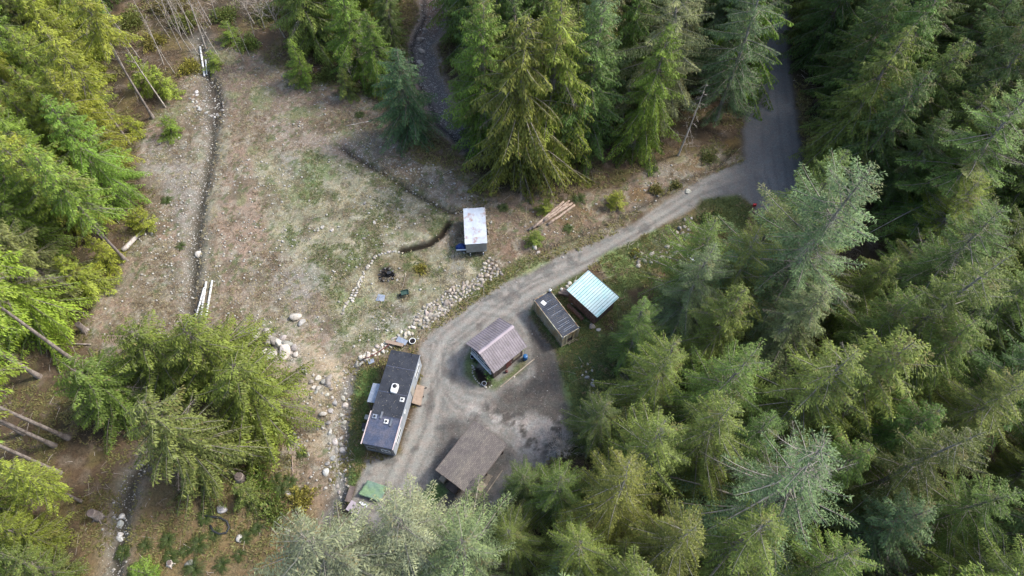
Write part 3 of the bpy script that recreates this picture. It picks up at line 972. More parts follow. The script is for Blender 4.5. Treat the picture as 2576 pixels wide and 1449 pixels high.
forest([(1630, 880), (1740, 720), (1980, 600), (2200, 860), (2180, 1640), (1340, 1640), (1330, 1390), (1430, 1240), (1540, 1130)], 5.8, 36, ['fir_a', 'fir_b', 'hemlock_c', 'hemlock_a'], ['mid', 'olive', 'mid', 'grey'], (16, 24),
       'the crowded firs right of the yard', 'firs right of the yard', None, avoid=4.6, rs=(.95, 1.25))
forest([(1180, -20), (1200, 330), (1290, 350), (1420, 330), (1560, 300), (1640, 250), (1830, 220), (1850, 60), (1860, -20)], 4.8, 46, ['hemlock_a', 'hemlock_c', 'hemlock_b', 'cedar_a'], ['mid', 'lime', 'mid', 'grey'], (20, 27),
       'the stand between ravine and road', 'conifers between the ravine and the road', None)
forest([(740, -20), (770, 110), (860, 170), (960, 230), (1010, 150), (1020, 60), (1020, -20)], 4.6, 18, ['hemlock_a', 'hemlock_b', 'cedar_b'], ['mid', 'deep', 'lime'], (11, 18),
       'the stand left of the ravine', 'conifers left of the ravine', None)
forest([(-10, 60), (110, -20), (260, -20), (270, 130), (250, 300), (270, 500), (200, 640), (80, 660), (-20, 700)], 4.4, 62, ['hemlock_a', 'hemlock_b', 'cedar_a', 'hemlock_c'], ['yellow', 'lime', 'lime', 'yellow', 'mid'], (15, 22),
       'the forest along the upper left edge', 'sunlit conifers along the upper left edge', None, rs=(.85, 1.05))
forest([(-20, 700), (90, 690), (150, 800), (60, 860), (-20, 860)], 4.6, 8, ['hemlock_b', 'cedar_b'], ['yellow', 'lime'], (13, 18),
       'the clump halfway down the left edge', 'sunlit conifers halfway down the left edge', None)
forest([(-20, 1330), (60, 1260), (170, 1320), (220, 1420), (150, 1560), (-20, 1560)], 4.4, 10, ['cedar_a', 'hemlock_b'], ['lime', 'mid'], (13, 17),
       'the clump in the bottom left corner', 'conifers in the bottom left corner', None)
print('trees', len(TREES))
# ------------------------------------------------------------------ bare trees and snags
def bare_mesh(seed, H, nb, spread, up, thick=.012, sub=5, start=.3, droop=0.0, forks=0):
    r = np.random.default_rng(seed)
    tz = np.linspace(0, 1, 9)
    bx, by = r.normal(0, .5, 2)
    tp = np.stack([bx*np.sin(tz*2), by*np.sin(tz*2.4), tz*H], 1)
    tr = H*thick*(1-tz)+.012
    V, Fs = [], []
    def add(v, f):
        o = sum(len(a) for a in V)
        V.append(v)
        Fs.append(f+o)
    add(*tubes_np(tp[None], tr[None], 6))
    trunk = np_mesh('trunk', np.concatenate(V), np.concatenate(Fs), BAREBARK, True)
    V, Fs = [], []
    t = start+(1-start)*(np.arange(nb)+r.random(nb))/nb
    base = np.stack([np.interp(t, tz, tp[:, k]) for k in range(3)], 1)
    az = np.arange(nb)*2.4+r.normal(0, .4, nb)
    L = spread*(1.15-t)*r.uniform(.5, 1.2, nb)
    s = np.linspace(0, 1, 6)
    el = np.radians(up+r.normal(0, 10, nb))
    dirv = np.stack([np.cos(az)*np.cos(el), np.sin(az)*np.cos(el), np.sin(el)], 1)
    wob = r.normal(0, .08, (nb, 6, 3))*L[:, None, None]*s[None, :, None]
    pa = base[:, None]+dirv[:, None]*(L[:, None]*s[None])[..., None]+wob
    pa[:, :, 2] -= droop*L[:, None]*s[None]**2
    ra = (.008+.009*L)[:, None]*(1-.85*s)[None]
    add(*tubes_np(pa, ra, 3))
    bi = np.repeat(np.arange(nb), sub)
    sv = r.uniform(.25, 1, len(bi))
    b0 = np.stack([np.array([np.interp(sv[i], s, pa[bi[i], :, k]) for i in range(len(bi))]) for k in range(3)], 1)
    dv = unit(dirv[bi]+r.normal(0, .55, (len(bi), 3)))
    l2 = L[bi]*.42*(1.2-sv)*r.uniform(.6, 1.3, len(bi))+.15
    s2 = np.linspace(0, 1, 4)
    p2 = b0[:, None]+dv[:, None]*(l2[:, None]*s2[None])[..., None]+r.normal(0, .05, (len(bi), 4, 3))*s2[None, :, None]
    p2[:, :, 2] -= droop*.6*l2[:, None]*s2[None]**2
    add(*tubes_np(p2, np.tile(np.array([.012, .010, .007, .003])*1.1, (len(bi), 1)), 3))
    br = np_mesh('branches', np.concatenate(V), np.concatenate(Fs), BAREBARK, False)
    return trunk, br
BARE = {'slim': bare_mesh(21, 15, 22, 2.2, 45, .006, 4, .35), 'alder': bare_mesh(22, 12, 34, 4.2, 38, .009, 9, .2),
        'snag': bare_mesh(23, 13, 26, 2.6, 5, .011, 5, .15, .5), 'shrub': bare_mesh(24, 3.0, 46, 2.6, 50, .006, 12, .02)}
def bare(kind, px, py, s, label, name='bare_tree', cat='bare tree', group=None, tilt=(0, 0)):
    x, y, z = P(px, py)
    e = empty(name, (x, y, z-.1), rng.uniform(0, 6.28) if tilt == (0, 0) else 0)
    e.rotation_euler[0], e.rotation_euler[1] = tilt
    e.scale = (s, s, s)
    for nm, me in zip(('trunk', 'branches'), BARE[kind]):
        o = link(bpy.data.objects.new(nm, me))
        o.parent = e
    return tag(e, label, cat, group)
for px, py, s, lab in ((417, 270, 1.15, 'slim leafless tree with the longest thin stem, left of the creek'),
                       (518, 123, 1.25, 'leafless pale tree whose foot stands at the upper end of the white creek pipe'),
                       (500, 138, .75, 'small leafless stem leaning beside the foot of the pale tree at the creek'),
                       (532, 62, .9, 'leafless pale stem right of the creek at the top edge'),
                       (412, 163, .95, 'slim leafless tree, middle one of the upper left thicket'),
                       (350, 145, .9, 'slim leafless tree, left one of the upper left thicket'),
                       (440, 185, .7, 'short thin leafless stem above the yellow saplings'),
                       (455, 90, .9, 'leafless stem near the top edge, left of the creek')):
    bare('slim', px, py, s, lab)
for i in range(16):
    bare(('slim', 'alder')[i % 3 == 2], rng.uniform(310, 740), rng.uniform(5, 175), rng.uniform(.45, .9),
         'thin leafless tree in the tangled thicket along the top left', group='leafless trees of the top left thicket')
bare('alder', 717, 95, 1.0, 'wide branching leafless tree at the top of the clearing')
bare('alder', 924, 190, .8, 'leafless branching tree in front of the dark stand left of the ravine')
bare('alder', 890, 205, .55, 'small leafless tree left of the one before the dark stand')
bare('alder', 955, 205, .6, 'crooked leafless tree beside the slim conical hemlock')
bare('alder', 640, 60, .8, 'leafless tree near the top edge, above the brown clearing rim')
bare('snag', 1706, 391, 1.0, 'pale dead snag with drooping branches leaning beside the driveway ditch', tilt=(-.06, .06), cat='dead tree', name='dead_tree')
bare('snag', 1560, 320, .8, 'grey dead snag among the hemlocks above the log pile', cat='dead tree', name='dead_tree')
bare('shrub', 1405, 1125, 1.3, 'brown leafless shrub at the right edge of the pale mud patch', name='bare_shrub', cat='shrub')
bare('shrub', 2235, 1440, 2.2, 'tall brown leafless thicket at the bottom edge right of the gaunt fir', name='bare_shrub', cat='shrub')
bare('shrub', 2160, 1440, 2.0, 'brown leafless shrub under the lower boughs of the gaunt fir', name='bare_shrub', cat='shrub')
bare('shrub', 1590, 380, 1.2, 'leafless grey shrub at the edge of the hemlocks by the ditch', name='bare_shrub', cat='shrub')

# ------------------------------------------------------------------ ferns
def fern_mesh(seed):
    r = np.random.default_rng(seed)
    V, T = [], []
    for i in range(26):
        a = i*2.4+r.normal(0, .2)
        L = r.uniform(.7, 1.1)
        up = r.uniform(.5, 1.1)
        n = 11
        for k in range(n):
            s0 = (k+.3)/n
            def pt(s):
                return np.array([math.cos(a)*L*s, math.sin(a)*L*s, L*(up*s-.95*up*s*s)+.05])
            p = pt(s0)
            d = unit(pt(s0+.05)-p)
            sd = np.array([-math.sin(a), math.cos(a), 0])
            w = .17*(1-s0)**.5*(.5+s0) + .03
            for sg in (-1, 1):
                t1 = p+sd*sg*w*.5+d*.04
                t2 = p+sd*sg*w+d*.09-np.array([0, 0, .03])
                V += [p-d*.025, t1-d*.035, t2, t1+d*.035]
                T.append([s0*.5, r.random(), 0])
    V = np.array(V)
    return np_mesh('fern', V, np.arange(len(V)).reshape(-1, 4), LEAF, False, np.array(T))
FERN = [fern_mesh(31), fern_mesh(32)]
ferns = [(313, 1389), (367, 1373), (423, 1359), (500, 1369), (467, 1386), (490, 1433), (733, 1106), (760, 1143), (730, 1213), (707, 1233), (647, 1329), (603, 1396),
         (517, 1303), (693, 1206), (1267, 523), (1456, 502), (1430, 575), (560, 1420), (430, 1400), (540, 1345), (340, 1440), (670, 1270), (745, 1240), (620, 1350),
         (1180, 395), (845, 175), (905, 290), (1640, 430), (420, 505), (455, 620)]
for i, (px, py) in enumerate(ferns):
    x, y, z = P(px, py)
    o = link(bpy.data.objects.new('fern', FERN[i % 2]))
    o.location = (x, y, z)
    s = rng.uniform(.8, 1.35)
    o.scale = (s, s, s)
    o.rotation_euler[2] = rng.uniform(0, 6)
    o.color = (.05, .075, .018, 1)
    if py > 1250 or px < 800 and py > 1000:
        tag(o, 'dark green sword fern on the brown slope at the lower left', 'fern', 'ferns on the lower left slope')
    else:
        tag(o, {(1267, 523): 'fern just right of the white cargo box', (1456, 502): 'fern at the upper end of the log pile', (1430, 575): 'fern below the middle of the log pile',
                (1180, 395): 'fern under the conical hemlock by the grey ditch', (845, 175): 'fern at the top edge of the clearing', (905, 290): 'fern on the upper right rim of the clearing',
                (1640, 430): 'fern by the driveway ditch below the hemlocks', (420, 505): 'fern on the brown slope left of the creek, upper one',
                (455, 620): 'fern on the brown slope left of the creek, lower one'}.get((px, py), 'fern'), 'fern')

# ------------------------------------------------------------------ rocks
def rock_mesh(seed, flat=.75):
    import bmesh
    bm = bmesh.new()
    bmesh.ops.create_icosphere(bm, subdivisions=3, radius=.5)
    r = np.random.default_rng(seed)
    cuts = [(Vector(unit(r.normal(0, 1, 3))), r.uniform(.28, .42)) for _ in range(9)]
    for v in bm.verts:
        for n, d in cuts:
            k = v.co.dot(n)
            if k > d:
                v.co -= n*(k-d)*.85
        v.co.x *= 1.15
        v.co.z *= flat
        v.co += Vector(r.normal(0, .008, 3))
    me = bpy.data.meshes.new('rock')
    bm.to_mesh(me)
    bm.free()
    me.materials.append(ROCKM)
    for p in me.polygons:
        p.use_smooth = True
    return me
def tint_mat(name, rough=.85):
    """stone: object colour with mottling, lichen and grain"""
    m = mat(name, (1, 1, 1), rough, .2, nscale=7, namt=.3, bump=.06, col2=(.72, .70, .66), n2=2.5)
    nt = m.node_tree
    oi = nt.nodes.new('ShaderNodeObjectInfo')
    mu = nt.nodes.new('ShaderNodeVectorMath')
    mu.operation = 'MULTIPLY'
    b = nt.nodes['Principled BSDF']
    src = b.inputs['Base Color'].links[0].from_socket
    nt.links.new(src, mu.inputs[0])
    nt.links.new(oi.outputs['Color'], mu.inputs[1])
    nt.links.new(mu.outputs[0], b.inputs['Base Color'])
    return m
ROCKM = tint_mat('stone')
ROCKS = [rock_mesh(40+i, .6+.05*i) for i in range(6)]
def rock(px, py, s, label, col=(.33, .32, .30), group=None, sink=.22, xy=None, name='boulder', cat='rock'):
    x, y, z = P(px, py) if xy is None else (*xy, hz(*xy))
    o = link(bpy.data.objects.new(name, rng.choice(ROCKS)))
    q = rng.uniform(.8, 1.2)
    o.scale = (s*q, s/q, s*rng.uniform(.8, 1.1))
    o.location = (x, y, z+s*(.27-sink))
    o.rotation_euler = (rng.gauss(0, .2), rng.gauss(0, .2), rng.uniform(0, 6.28))
    j = rng.uniform(.6, 1.3)
    o.color = (col[0]*j*rng.uniform(.96, 1.08), col[1]*j, col[2]*j*rng.uniform(.92, 1.02), 1)
    return tag(o, label, cat, group)
NROCK = 0
def rockline(pts, step, size, jit, label, group, col=(.36, .35, .32)):
    global NROCK
    w = WP(pts)
    seg = np.hypot(*(w[1:]-w[:-1]).T)
    tot = seg.sum()
    d = 0
    while d < tot:
        k = np.searchsorted(np.cumsum(seg), d)
        f_ = (d-(np.cumsum(seg)[k]-seg[k]))/seg[k]
        p = w[k]*(1-f_)+w[k+1]*f_
        s = rng.uniform(*size)
        rock(0, 0, s, label, col, group, xy=(p[0]+rng.gauss(0, jit), p[1]+rng.gauss(0, jit)))
        NROCK += 1
        d += step*rng.uniform(.85, 1.2)*(s/(sum(size)/2))
def rockfield(poly, n, size, label, group, col, spacing=.45):
    global NROCK
    w = WP(poly)
    lo, hi = w.min(0), w.max(0)
    pts = []
    tr = 0
    while len(pts) < n and tr < 8000:
        tr += 1
        x, y = rng.uniform(lo[0], hi[0]), rng.uniform(lo[1], hi[1])
        if pdist(np.array([x]), np.array([y]), w)[0] < 0 or any((x-a)**2+(y-b)**2 < spacing**2 for a, b in pts):
            continue
        pts.append((x, y))
        rock(0, 0, rng.uniform(*size)*(1.35 if rng.random() < .15 else 1), label, col, group, xy=(x, y))
        NROCK += 1
rockline([(1012, 631), (975, 634), (945, 645), (922, 678), (905, 705), (886, 740), (870, 768), (860, 792)], .42, (.34, .52), .06,
         'rounded pale stone in the curved edging left of the fire pit', 'stone edging around the fire pit', (.34, .33, .30))
rockline([(915, 700), (898, 735), (882, 765)], .45, (.3, .45), .05, 'rounded pale stone in the inner row of the fire pit edging', 'inner row of the fire pit edging', (.42, .41, .38))
for k in (0, 11, 22):
    rockline([(1042-k*.2, 815+k), (1015-k*.2, 833+k), (985-k*.4, 855+k), (955-k*.4, 872+k), (925-k*.5, 888+k), (897, 905+k*.6)], .5, (.36, .6), .09,
             'pale rounded stone in the low stone bank above the mobile home', 'stone bank above the mobile home', (.44, .42, .38))
rockfield([(1228, 645), (1252, 660), (1262, 690), (1220, 712), (1195, 735), (1150, 760), (1120, 790), (1062, 830), (1042, 805), (1060, 775), (1110, 745), (1150, 715), (1200, 700)], 160, (.28, .62),
          'pinkish grey boulder in the rock bank along the upper side of the driveway', 'rock bank along the driveway', (.31, .285, .255), .38)
rockfield([(1735, 540), (1745, 560), (1722, 610), (1690, 645), (1655, 660), (1600, 670), (1595, 640), (1650, 635), (1690, 610), (1712, 565)], 38, (.3, .85),
          'mossy grey boulder in the rock bank right of the grassy verge', 'rock bank right of the grassy verge', (.27, .26, .24), .7)
rockline([(492, 225), (488, 250), (495, 275), (515, 288), (540, 290), (558, 275)], .5, (.3, .75), .28, 'white boulder ringing the small creek pool', 'boulders ringing the creek pool', (.40, .40, .38))
rockline([(869, 935), (868, 1000), (862, 1060), (872, 1130), (868, 1200), (875, 1240)], .62, (.22, .42), .12, 'small pale stone in the line along the grass strip left of the mobile home', 'stones along the grass strip', (.42, .41, .38))
rockfield([(612, 838), (700, 838), (760, 880), (745, 915), (690, 905), (625, 862)], 16, (.6, 1.5),
          'pale angular boulder in the broken outcrop right of the drooping cedars', 'broken outcrop right of the cedars', (.33, .32, .30), .75)
rockfield([(760, 930), (830, 950), (868, 1010), (862, 1120), (850, 1240), (815, 1235), (830, 1100), (800, 1000)], 42, (.3, .85),
          'grey rubble block in the stony bank left of the mobile home', 'rubble bank left of the mobile home', (.36, .35, .33), .55)
rockline([(1192, 930), (1190, 915)], .4, (.2, .3), .04, 'pale stone edging the round garden bed by the cabin', 'stones edging the garden bed', (.42, .41, .36))
rockline([(1188, 920), (1189, 940), (1198, 958), (1212, 970), (1228, 976), (1240, 968)], .3, (.18, .28), .03, 'pale stone edging the round garden bed by the cabin', 'stones edging the garden bed', (.42, .41, .36))
rockline([(1415, 728), (1432, 715), (1452, 702)], .8, (.5, .75), .15, 'pale boulder in the short row between the container top and the teal roof', 'boulders above the teal roof', (.42, .41, .38))
rockfield([(1480, 905), (1500, 960), (1510, 1010), (1490, 1010), (1470, 960), (1455, 920)], 12, (.25, .5), 'small whitish stone at the dark right edge of the yard', 'stones at the right edge of the yard', (.44, .43, .42), .5)
rockline([(290, 1290), (300, 1330), (288, 1370)], .7, (.4, .9), .2, 'white boulder in the dark creek at the bottom left', 'boulders in the bottom left creek', (.5, .5, .48))
rockline([(1065, 150), (1055, 110), (1075, 60)], 1.0, (.5, 1.1), .4, 'pale boulder on the left bank of the ravine', 'boulders on the ravine bank', (.42, .39, .36))
for px, py, s, lab in ((745, 798, 1.3, 'flat white boulder, upper of the pair below the grey patch'), (760, 812, 1.0, 'grey boulder leaning against the flat white one'),
                       (640, 845, 1.5, 'white angular boulder, leftmost on the stony hump'), (672, 858, 1.5, 'pale boulder in the middle of the stony hump'),
                       (715, 885, 1.9, 'large rounded grey boulder, biggest on the stony hump'), (700, 862, 1.4, 'pale grey boulder above the biggest one on the hump'),
                       (812, 572, .65, 'white round stone, left one of a pair in the middle of the clearing'), (835, 580, .6, 'white round stone, right one of a pair in the middle of the clearing'),
                       (942, 560, .5, 'upright white stone alone on the pale grass'), (915, 600, .4, 'small white stone left of the fire pit edging'), (918, 512, .5, 'pale stone on the upper grass'),
                       (1490, 822, .95, 'grey boulder at the near corner of the teal-roofed woodshed'), (1505, 830, .6, 'pale flat stone beside the boulder at the woodshed corner'),
                       (558, 1280, 1.1, 'grey boulder above the black hose loop'), (603, 1355, .8, 'whitish stone below the black hose loop'), (478, 1418, .9, 'pale stone among ferns at the bottom'),
                       (898, 918, .75, 'white boulder at the lower end of the stone bank'), (724, 1242, .8, 'grey boulder between the ferns and the stony bank'),
                       (1345, 622, .8, 'white stone at the ditch end beside the driveway'), (1355, 636, .7, 'pale greenish slab stone below the ditch end'),
                       (1235, 560, .5, 'pale stone right of the white cargo box'), (1106, 672, .35, 'lone pale stone right of the fire pit'), (999, 705, .35, 'small stone beside the fire pit ashes'),
                       (1730, 482, .9, 'flat white stone lying on the driveway near the road'), (500, 640, 1.0, 'white boulder in the creek beside the brown slope'),
                       (370, 970, .7, 'pale stone under the star-shaped cedar edge'), (880, 1005, .5, 'pale stone at the wash left of the mobile home')):
    rock(px, py, s, lab, (.40, .39, .365))
    NROCK += 1
# the 300 largest stay individual, the smallest are gathered as one scatter
allr = sorted([o for o in C.objects if o.type == 'MESH' and o.get('category') == 'rock'], key=lambda o: -o.scale.x*o.scale.y)
small = allr[298:]
V, Fs, n_ = [], [], 0
for o in small:
    M_ = Matrix.LocRotScale(o.location, o.rotation_euler, o.scale)
    me = o.data
    vv = np.empty(len(me.vertices)*3, np.float32)
    me.vertices.foreach_get('co', vv)
    vv = vv.reshape(-1, 3) @ np.array(M_.to_3x3()).T+np.array(o.location)
    ff = np.empty(len(me.polygons)*3, np.int32)
    me.polygons.foreach_get('vertices', ff)
    V.append(vv)
    Fs.append(ff.reshape(-1, 3)+n_)
    n_ += len(vv)
    bpy.data.objects.remove(o)
if V:
    o = link(bpy.data.objects.new('small_stones', np_mesh('small_stones', np.concatenate(V), np.concatenate(Fs), ROCKM, True)))
    o.color = (.36, .345, .315, 1)
    tag(o, 'smallest pale stones lying among the edging and rock banks', 'stones', kind='stuff')
print('rocks', NROCK)

# stone scatter nobody could count
def pebbles(name, pts, size, label, col):
    import bmesh
    bm = bmesh.new()
    bmesh.ops.create_icosphere(bm, subdivisions=1, radius=.5)
    bv = np.array([v.co[:] for v in bm.verts])
    bf = np.array([[v.index for v in f.verts] for f in bm.faces])
    bm.free()
    r = np.random.default_rng(9)
    n = len(pts)
    s = size[0]+(size[1]-size[0])*r.random(n)**2.5
    v = bv[None]*(1+r.normal(0, .12, (n, len(bv), 1)))
    a = r.uniform(0, 6.28, n)
    ca, sa = np.cos(a)[:, None], np.sin(a)[:, None]
    x = (v[..., 0]*ca-v[..., 1]*sa*1.0)*s[:, None]*1.2+pts[:, 0:1]
    y = (v[..., 0]*sa+v[..., 1]*ca)*s[:, None]+pts[:, 1:2]
    z = v[..., 2]*s[:, None]*.7+pts[:, 2:3]+s[:, None]*.12
    V = np.stack([x, y, z], -1).reshape(-1, 3)
    Fc = (bf[None]+np.arange(n)[:, None, None]*len(bv)).reshape(-1, 3)
    o = link(bpy.data.objects.new(name, np_mesh(name, V, Fc, ROCKM, False)))
    o.color = (*col, 1)
    return tag(o, label, 'stones', kind='stuff')
def scatter_np(n, wfun, seed, lo=(-70, 4), hi=(60, 104)):
    r = np.random.default_rng(seed)
    x = r.uniform(lo[0], hi[0], n)
    y = r.uniform(lo[1], hi[1], n)
    k = r.random(n) < wfun(x, y)
    x, y = x[k], y[k]
    return np.stack([x, y, height(x, y)], 1)
def w_clear(x, y):
    d = sm(pdist(x, y, CLEAR), 0, 2)
    w = d*(.12+.88*sm(fbm(x, y, 5, 801, 4), .48, .64))
    w = np.maximum(w, np.exp(-(ldist(x, y, CREEK)/1.1)**2)*.9)
    w = np.maximum(w, np.exp(-(ldist(x, y, DITCH)/1.3)**2)*.9)
    w = np.maximum(w, np.exp(-(ldist(x, y, WASH+np.array([-1.2, 0]))/1.2)**2))
    w = np.maximum(w, np.exp(-(ldist(x, y, RAVINE+np.array([-.8, 0]))/1.3)**2)*.9)
    w = np.maximum(w, sm(pdist(x, y, HUMP), -.5, .5)*.5)
    w = np.maximum(w, .015*sm(pdist(x, y, DRIVE), 0, .3))
    return w*(pdist(x, y, ROAD) < 0)
pebbles('loose_stones', scatter_np(44000, w_clear, 77), (.05, .34), 'loose whitish stones strewn over the clearing and the creek beds', (.36, .35, .32))

# ------------------------------------------------------------------ low growth and litter
def tufts(name, pts, nb, L, W, lean, col, label, cat, brown=.0, seed=3):
    r = np.random.default_rng(seed)
    n = len(pts)
    a = r.uniform(0, 6.28, (n, nb))
    l = L*r.uniform(.5, 1.2, (n, nb))
    el = np.clip(r.normal(lean, .3, (n, nb)), .02, 1.45)
    d = np.stack([np.cos(a)*np.cos(el), np.sin(a)*np.cos(el), np.sin(el)], -1)
    sd = np.stack([-np.sin(a), np.cos(a), r.normal(0, .3, a.shape)], -1)
    p = pts[:, None, :]+np.stack([r.normal(0, L*.25, a.shape), r.normal(0, L*.25, a.shape), np.full(a.shape, .01)], -1)
    w = (W*r.uniform(.6, 1.3, a.shape))[..., None]
    v = np.stack([p, p+d*l[..., None]*.5+sd*w*.5, p+d*l[..., None]-np.array([0, 0, 1])*l[..., None]*.12, p+d*l[..., None]*.5-sd*w*.5], 2).reshape(-1, 3)
    m = n*nb
    pb = np.repeat(r.random(n), nb)
    tint = np.stack([r.random(m)*.6, .5*pb+.5*r.random(m), (r.random(m) < brown)*.6], 1)
    o = link(bpy.data.objects.new(name, np_mesh(name, v, np.arange(len(v)).reshape(-1, 4), LEAF, False, tint)))
    o.color = (*col, 1)
    return tag(o, label, cat, kind='stuff')
def open_(x, y):
    return (pdist(x, y, DRIVE) < .15)*(pdist(x, y, ROAD) < 0)*(ldist(x, y, RAVINE) > 2.4)*(ldist(x, y, CREEK) > .5)*(ldist(x, y, TRENCH) > .35)
def w_dry(x, y):
    return open_(x, y)*sm(pdist(x, y, CLEAR), -.5, 1)*(.12+.75*sm(fbm(x, y, 4, 811, 4), .45, .62))
def w_brack(x, y):
    return open_(x, y)*(.05+.8*sm(fbm(x, y, 5, 821, 4), .5, .6))*np.where(pdist(x, y, GRASSPALE) > 0, .15, 1)
def w_green(x, y):
    w = sm(pdist(x, y, GRASSPALE), -1, 1)*sm(fbm(x, y, 3, 202, 5), .5, .6)*.5
    for poly, col, f_ in GREENS:
        w = np.maximum(w, sm(pdist(x, y, poly), -.3, .3))
    return open_(x, y)*w
def w_moss(x, y):
    return open_(x, y)*(pdist(x, y, CLEAR) < 1)*sm(fbm(x, y, 4, 831, 4), .42, .58)
tufts('dry_grass', scatter_np(60000, w_dry, 91), 7, .36, .05, .35, (.30, .27, .18), 'straw coloured dry grass over the clearing', 'grass', .15, 1)
tufts('dead_bracken', scatter_np(52000, w_brack, 92), 7, .42, .06, .3, (.19, .145, .105), 'reddish brown dead bracken over the slopes', 'bracken', .3, 2)
tufts('green_grass', scatter_np(150000, w_green, 93, (-30, 15), (50, 70)), 4, .24, .06, .7, (.100, .125, .040), 'short green grass beside the driveway, sheds and mobile home', 'grass', .06, 3)
tufts('undergrowth', scatter_np(90000, w_moss, 94, (-90, 2), (45, 104)), 6, .42, .11, .5, (.15, .15, .055), 'low olive and ochre undergrowth on the forest floor', 'undergrowth', .4, 4)
# fallen twigs
def twigs():
    r = np.random.default_rng(15)
    def w(x, y):
        return open_(x, y)*(.15+.6*(pdist(x, y, CLEAR) < 2))
    pts = scatter_np(4200, w, 95, (-80, 4), (80, 100))
    n = len(pts)
    a = r.uniform(0, 6.28, n)
    l = .5+2.2*r.random(n)**3
    d = np.stack([np.cos(a), np.sin(a), r.normal(0, .08, n)], 1)
    p = np.stack([pts-d*l[:, None]*.5, pts+r.normal(0, .05, (n, 3))+[0, 0, .08], pts+d*l[:, None]*.5], 1)
    p[:, :, 2] += .06
    ra = (.012+.018*r.random(n))[:, None]*np.array([1, .8, .4])
    v, f_ = tubes_np(p, ra, 4)
    o = link(bpy.data.objects.new('fallen_twigs', np_mesh('fallen_twigs', v, f_, BAREBARK)))
    tag(o, 'pale fallen twigs littering the forest floor and slopes', 'twigs', kind='stuff')
twigs()

# ------------------------------------------------------------------ building materials
CONT_ROOF = mat('container_roof_paint', S(48, 56, 70), .6, .4, nscale=5, namt=.35, col2=S(74, 78, 86), n2=.9, stretch=(1, .35, 1))
CONT_WALL = mat('container_wall_paint', S(196, 190, 168), .6, .3, nscale=4, namt=.3, col2=S(178, 158, 122), n2=1.2, stretch=(1, 1, .4))
RAILM = mat('weathered_rail', S(186, 184, 162), .6, .3, nscale=8, namt=.4, col2=S(140, 112, 84))
WHITEMET = mat('stained_white_metal', S(222, 230, 238), .4, .5, nscale=5, namt=.12, col2=S(196, 190, 192), n2=.8)
SIDING = mat('grey_siding', S(172, 172, 164), .5, .4, nscale=5, namt=.12, col2=S(160, 158, 150))
TEAL = mat('teal_white_metal', S(212, 234, 232), .35, .5, nscale=4, namt=.06, col2=S(190, 232, 230), n2=.7)
RIB = mat('dark_roof_rib', S(82, 118, 118), .5, .4)
MAUVE = mat('mauve_metal_roof', S(152, 144, 148), .5, .4, nscale=6, namt=.22, col2=S(134, 127, 130), n2=1.1)
MAUVE2 = mat('mauve_ridge_metal', S(178, 166, 172), .42, .5, nscale=3, namt=.1)
MAUVED = mat('mauve_seam', S(112, 100, 108), .5, .4)
WOODD = mat('weathered_boards', S(120, 108, 102), .85, .2, nscale=8, namt=.35, col2=S(98, 88, 84), stretch=(1, 1, .25))
WOODL = mat('pale_lumber', S(176, 164, 146), .8, .2, nscale=8, namt=.3, col2=S(150, 138, 122))
PLY = mat('plywood', S(160, 142, 126), .7, .2, nscale=4, namt=.2, col2=S(148, 130, 114))
GLASS = mat('dark_glass', S(60, 70, 78), .12, .6, nscale=2, namt=.2)
TRIM = mat('white_trim', S(232, 236, 236), .5, .4, nscale=5, namt=.08)
RVROOF = mat('charcoal_roof_membrane', S(60, 64, 72), .8, .2, nscale=9, namt=.5, col2=S(50, 54, 62), n2=1.3)
RVROOF2 = mat('blue_grey_roof_sheet', S(72, 82, 104), .8, .2, nscale=9, namt=.5, col2=S(94, 96, 110), n2=.9)
RVSIDE = mat('pale_blue_siding', S(168, 176, 184), .5, .4, nscale=5, namt=.12, col2=S(154, 162, 170))
RVEND = mat('blue_grey_panels', S(96, 108, 124), .55, .4, nscale=4, namt=.2, col2=S(124, 126, 128), n2=.8)
PINK = mat('pinkish_rail', S(214, 198, 196), .5, .4, nscale=8, namt=.15)
GALV = mat('galvanised_sheet', S(150, 160, 174), .35, .5, .3, nscale=7, namt=.3, col2=S(168, 176, 186), n2=2)
SHING = None
DARK = mat('dark_rubber', S(44, 46, 50), .6, .4, nscale=6, namt=.3)
BLUE = mat('blue_plastic', S(38, 100, 156), .4, .5, nscale=4, namt=.15)
TARPB = mat('dark_blue_tarp', S(24, 60, 130), .45, .4, nscale=6, namt=.3, bump=.05)
RED = mat('red_paint', S(116, 68, 64), .6, .3, nscale=5, namt=.2)
REDB = mat('bright_red_plastic', S(214, 40, 50), .5, .4, nscale=5, namt=.1)
GREENT = mat('green_tarp', S(112, 138, 122), .6, .3, nscale=5, namt=.2, bump=.04, col2=S(122, 150, 112), n2=.8)
GREENP = mat('green_plastic', S(58, 86, 76), .5, .4, nscale=5, namt=.2)
ASH = mat('charred_wood', S(36, 35, 36), .9, .1, nscale=8, namt=.5, bump=.05)
WHITEP = mat('white_plastic', S(238, 240, 240), .4, .5, nscale=9, namt=.08, col2=S(214, 216, 210))
LOGM = mat('peeled_log', S(180, 162, 146), .8, .2, nscale=7, namt=.35, col2=S(138, 118, 104), n2=2.2)
BLEACH = mat('bleached_wood', S(206, 198, 188), .85, .2, nscale=8, namt=.35, col2=S(168, 158, 148), n2=2.2)
SPLIT = mat('split_firewood', S(138, 112, 98), .85, .2, nscale=12, namt=.45, col2=S(104, 82, 72), n2=6)

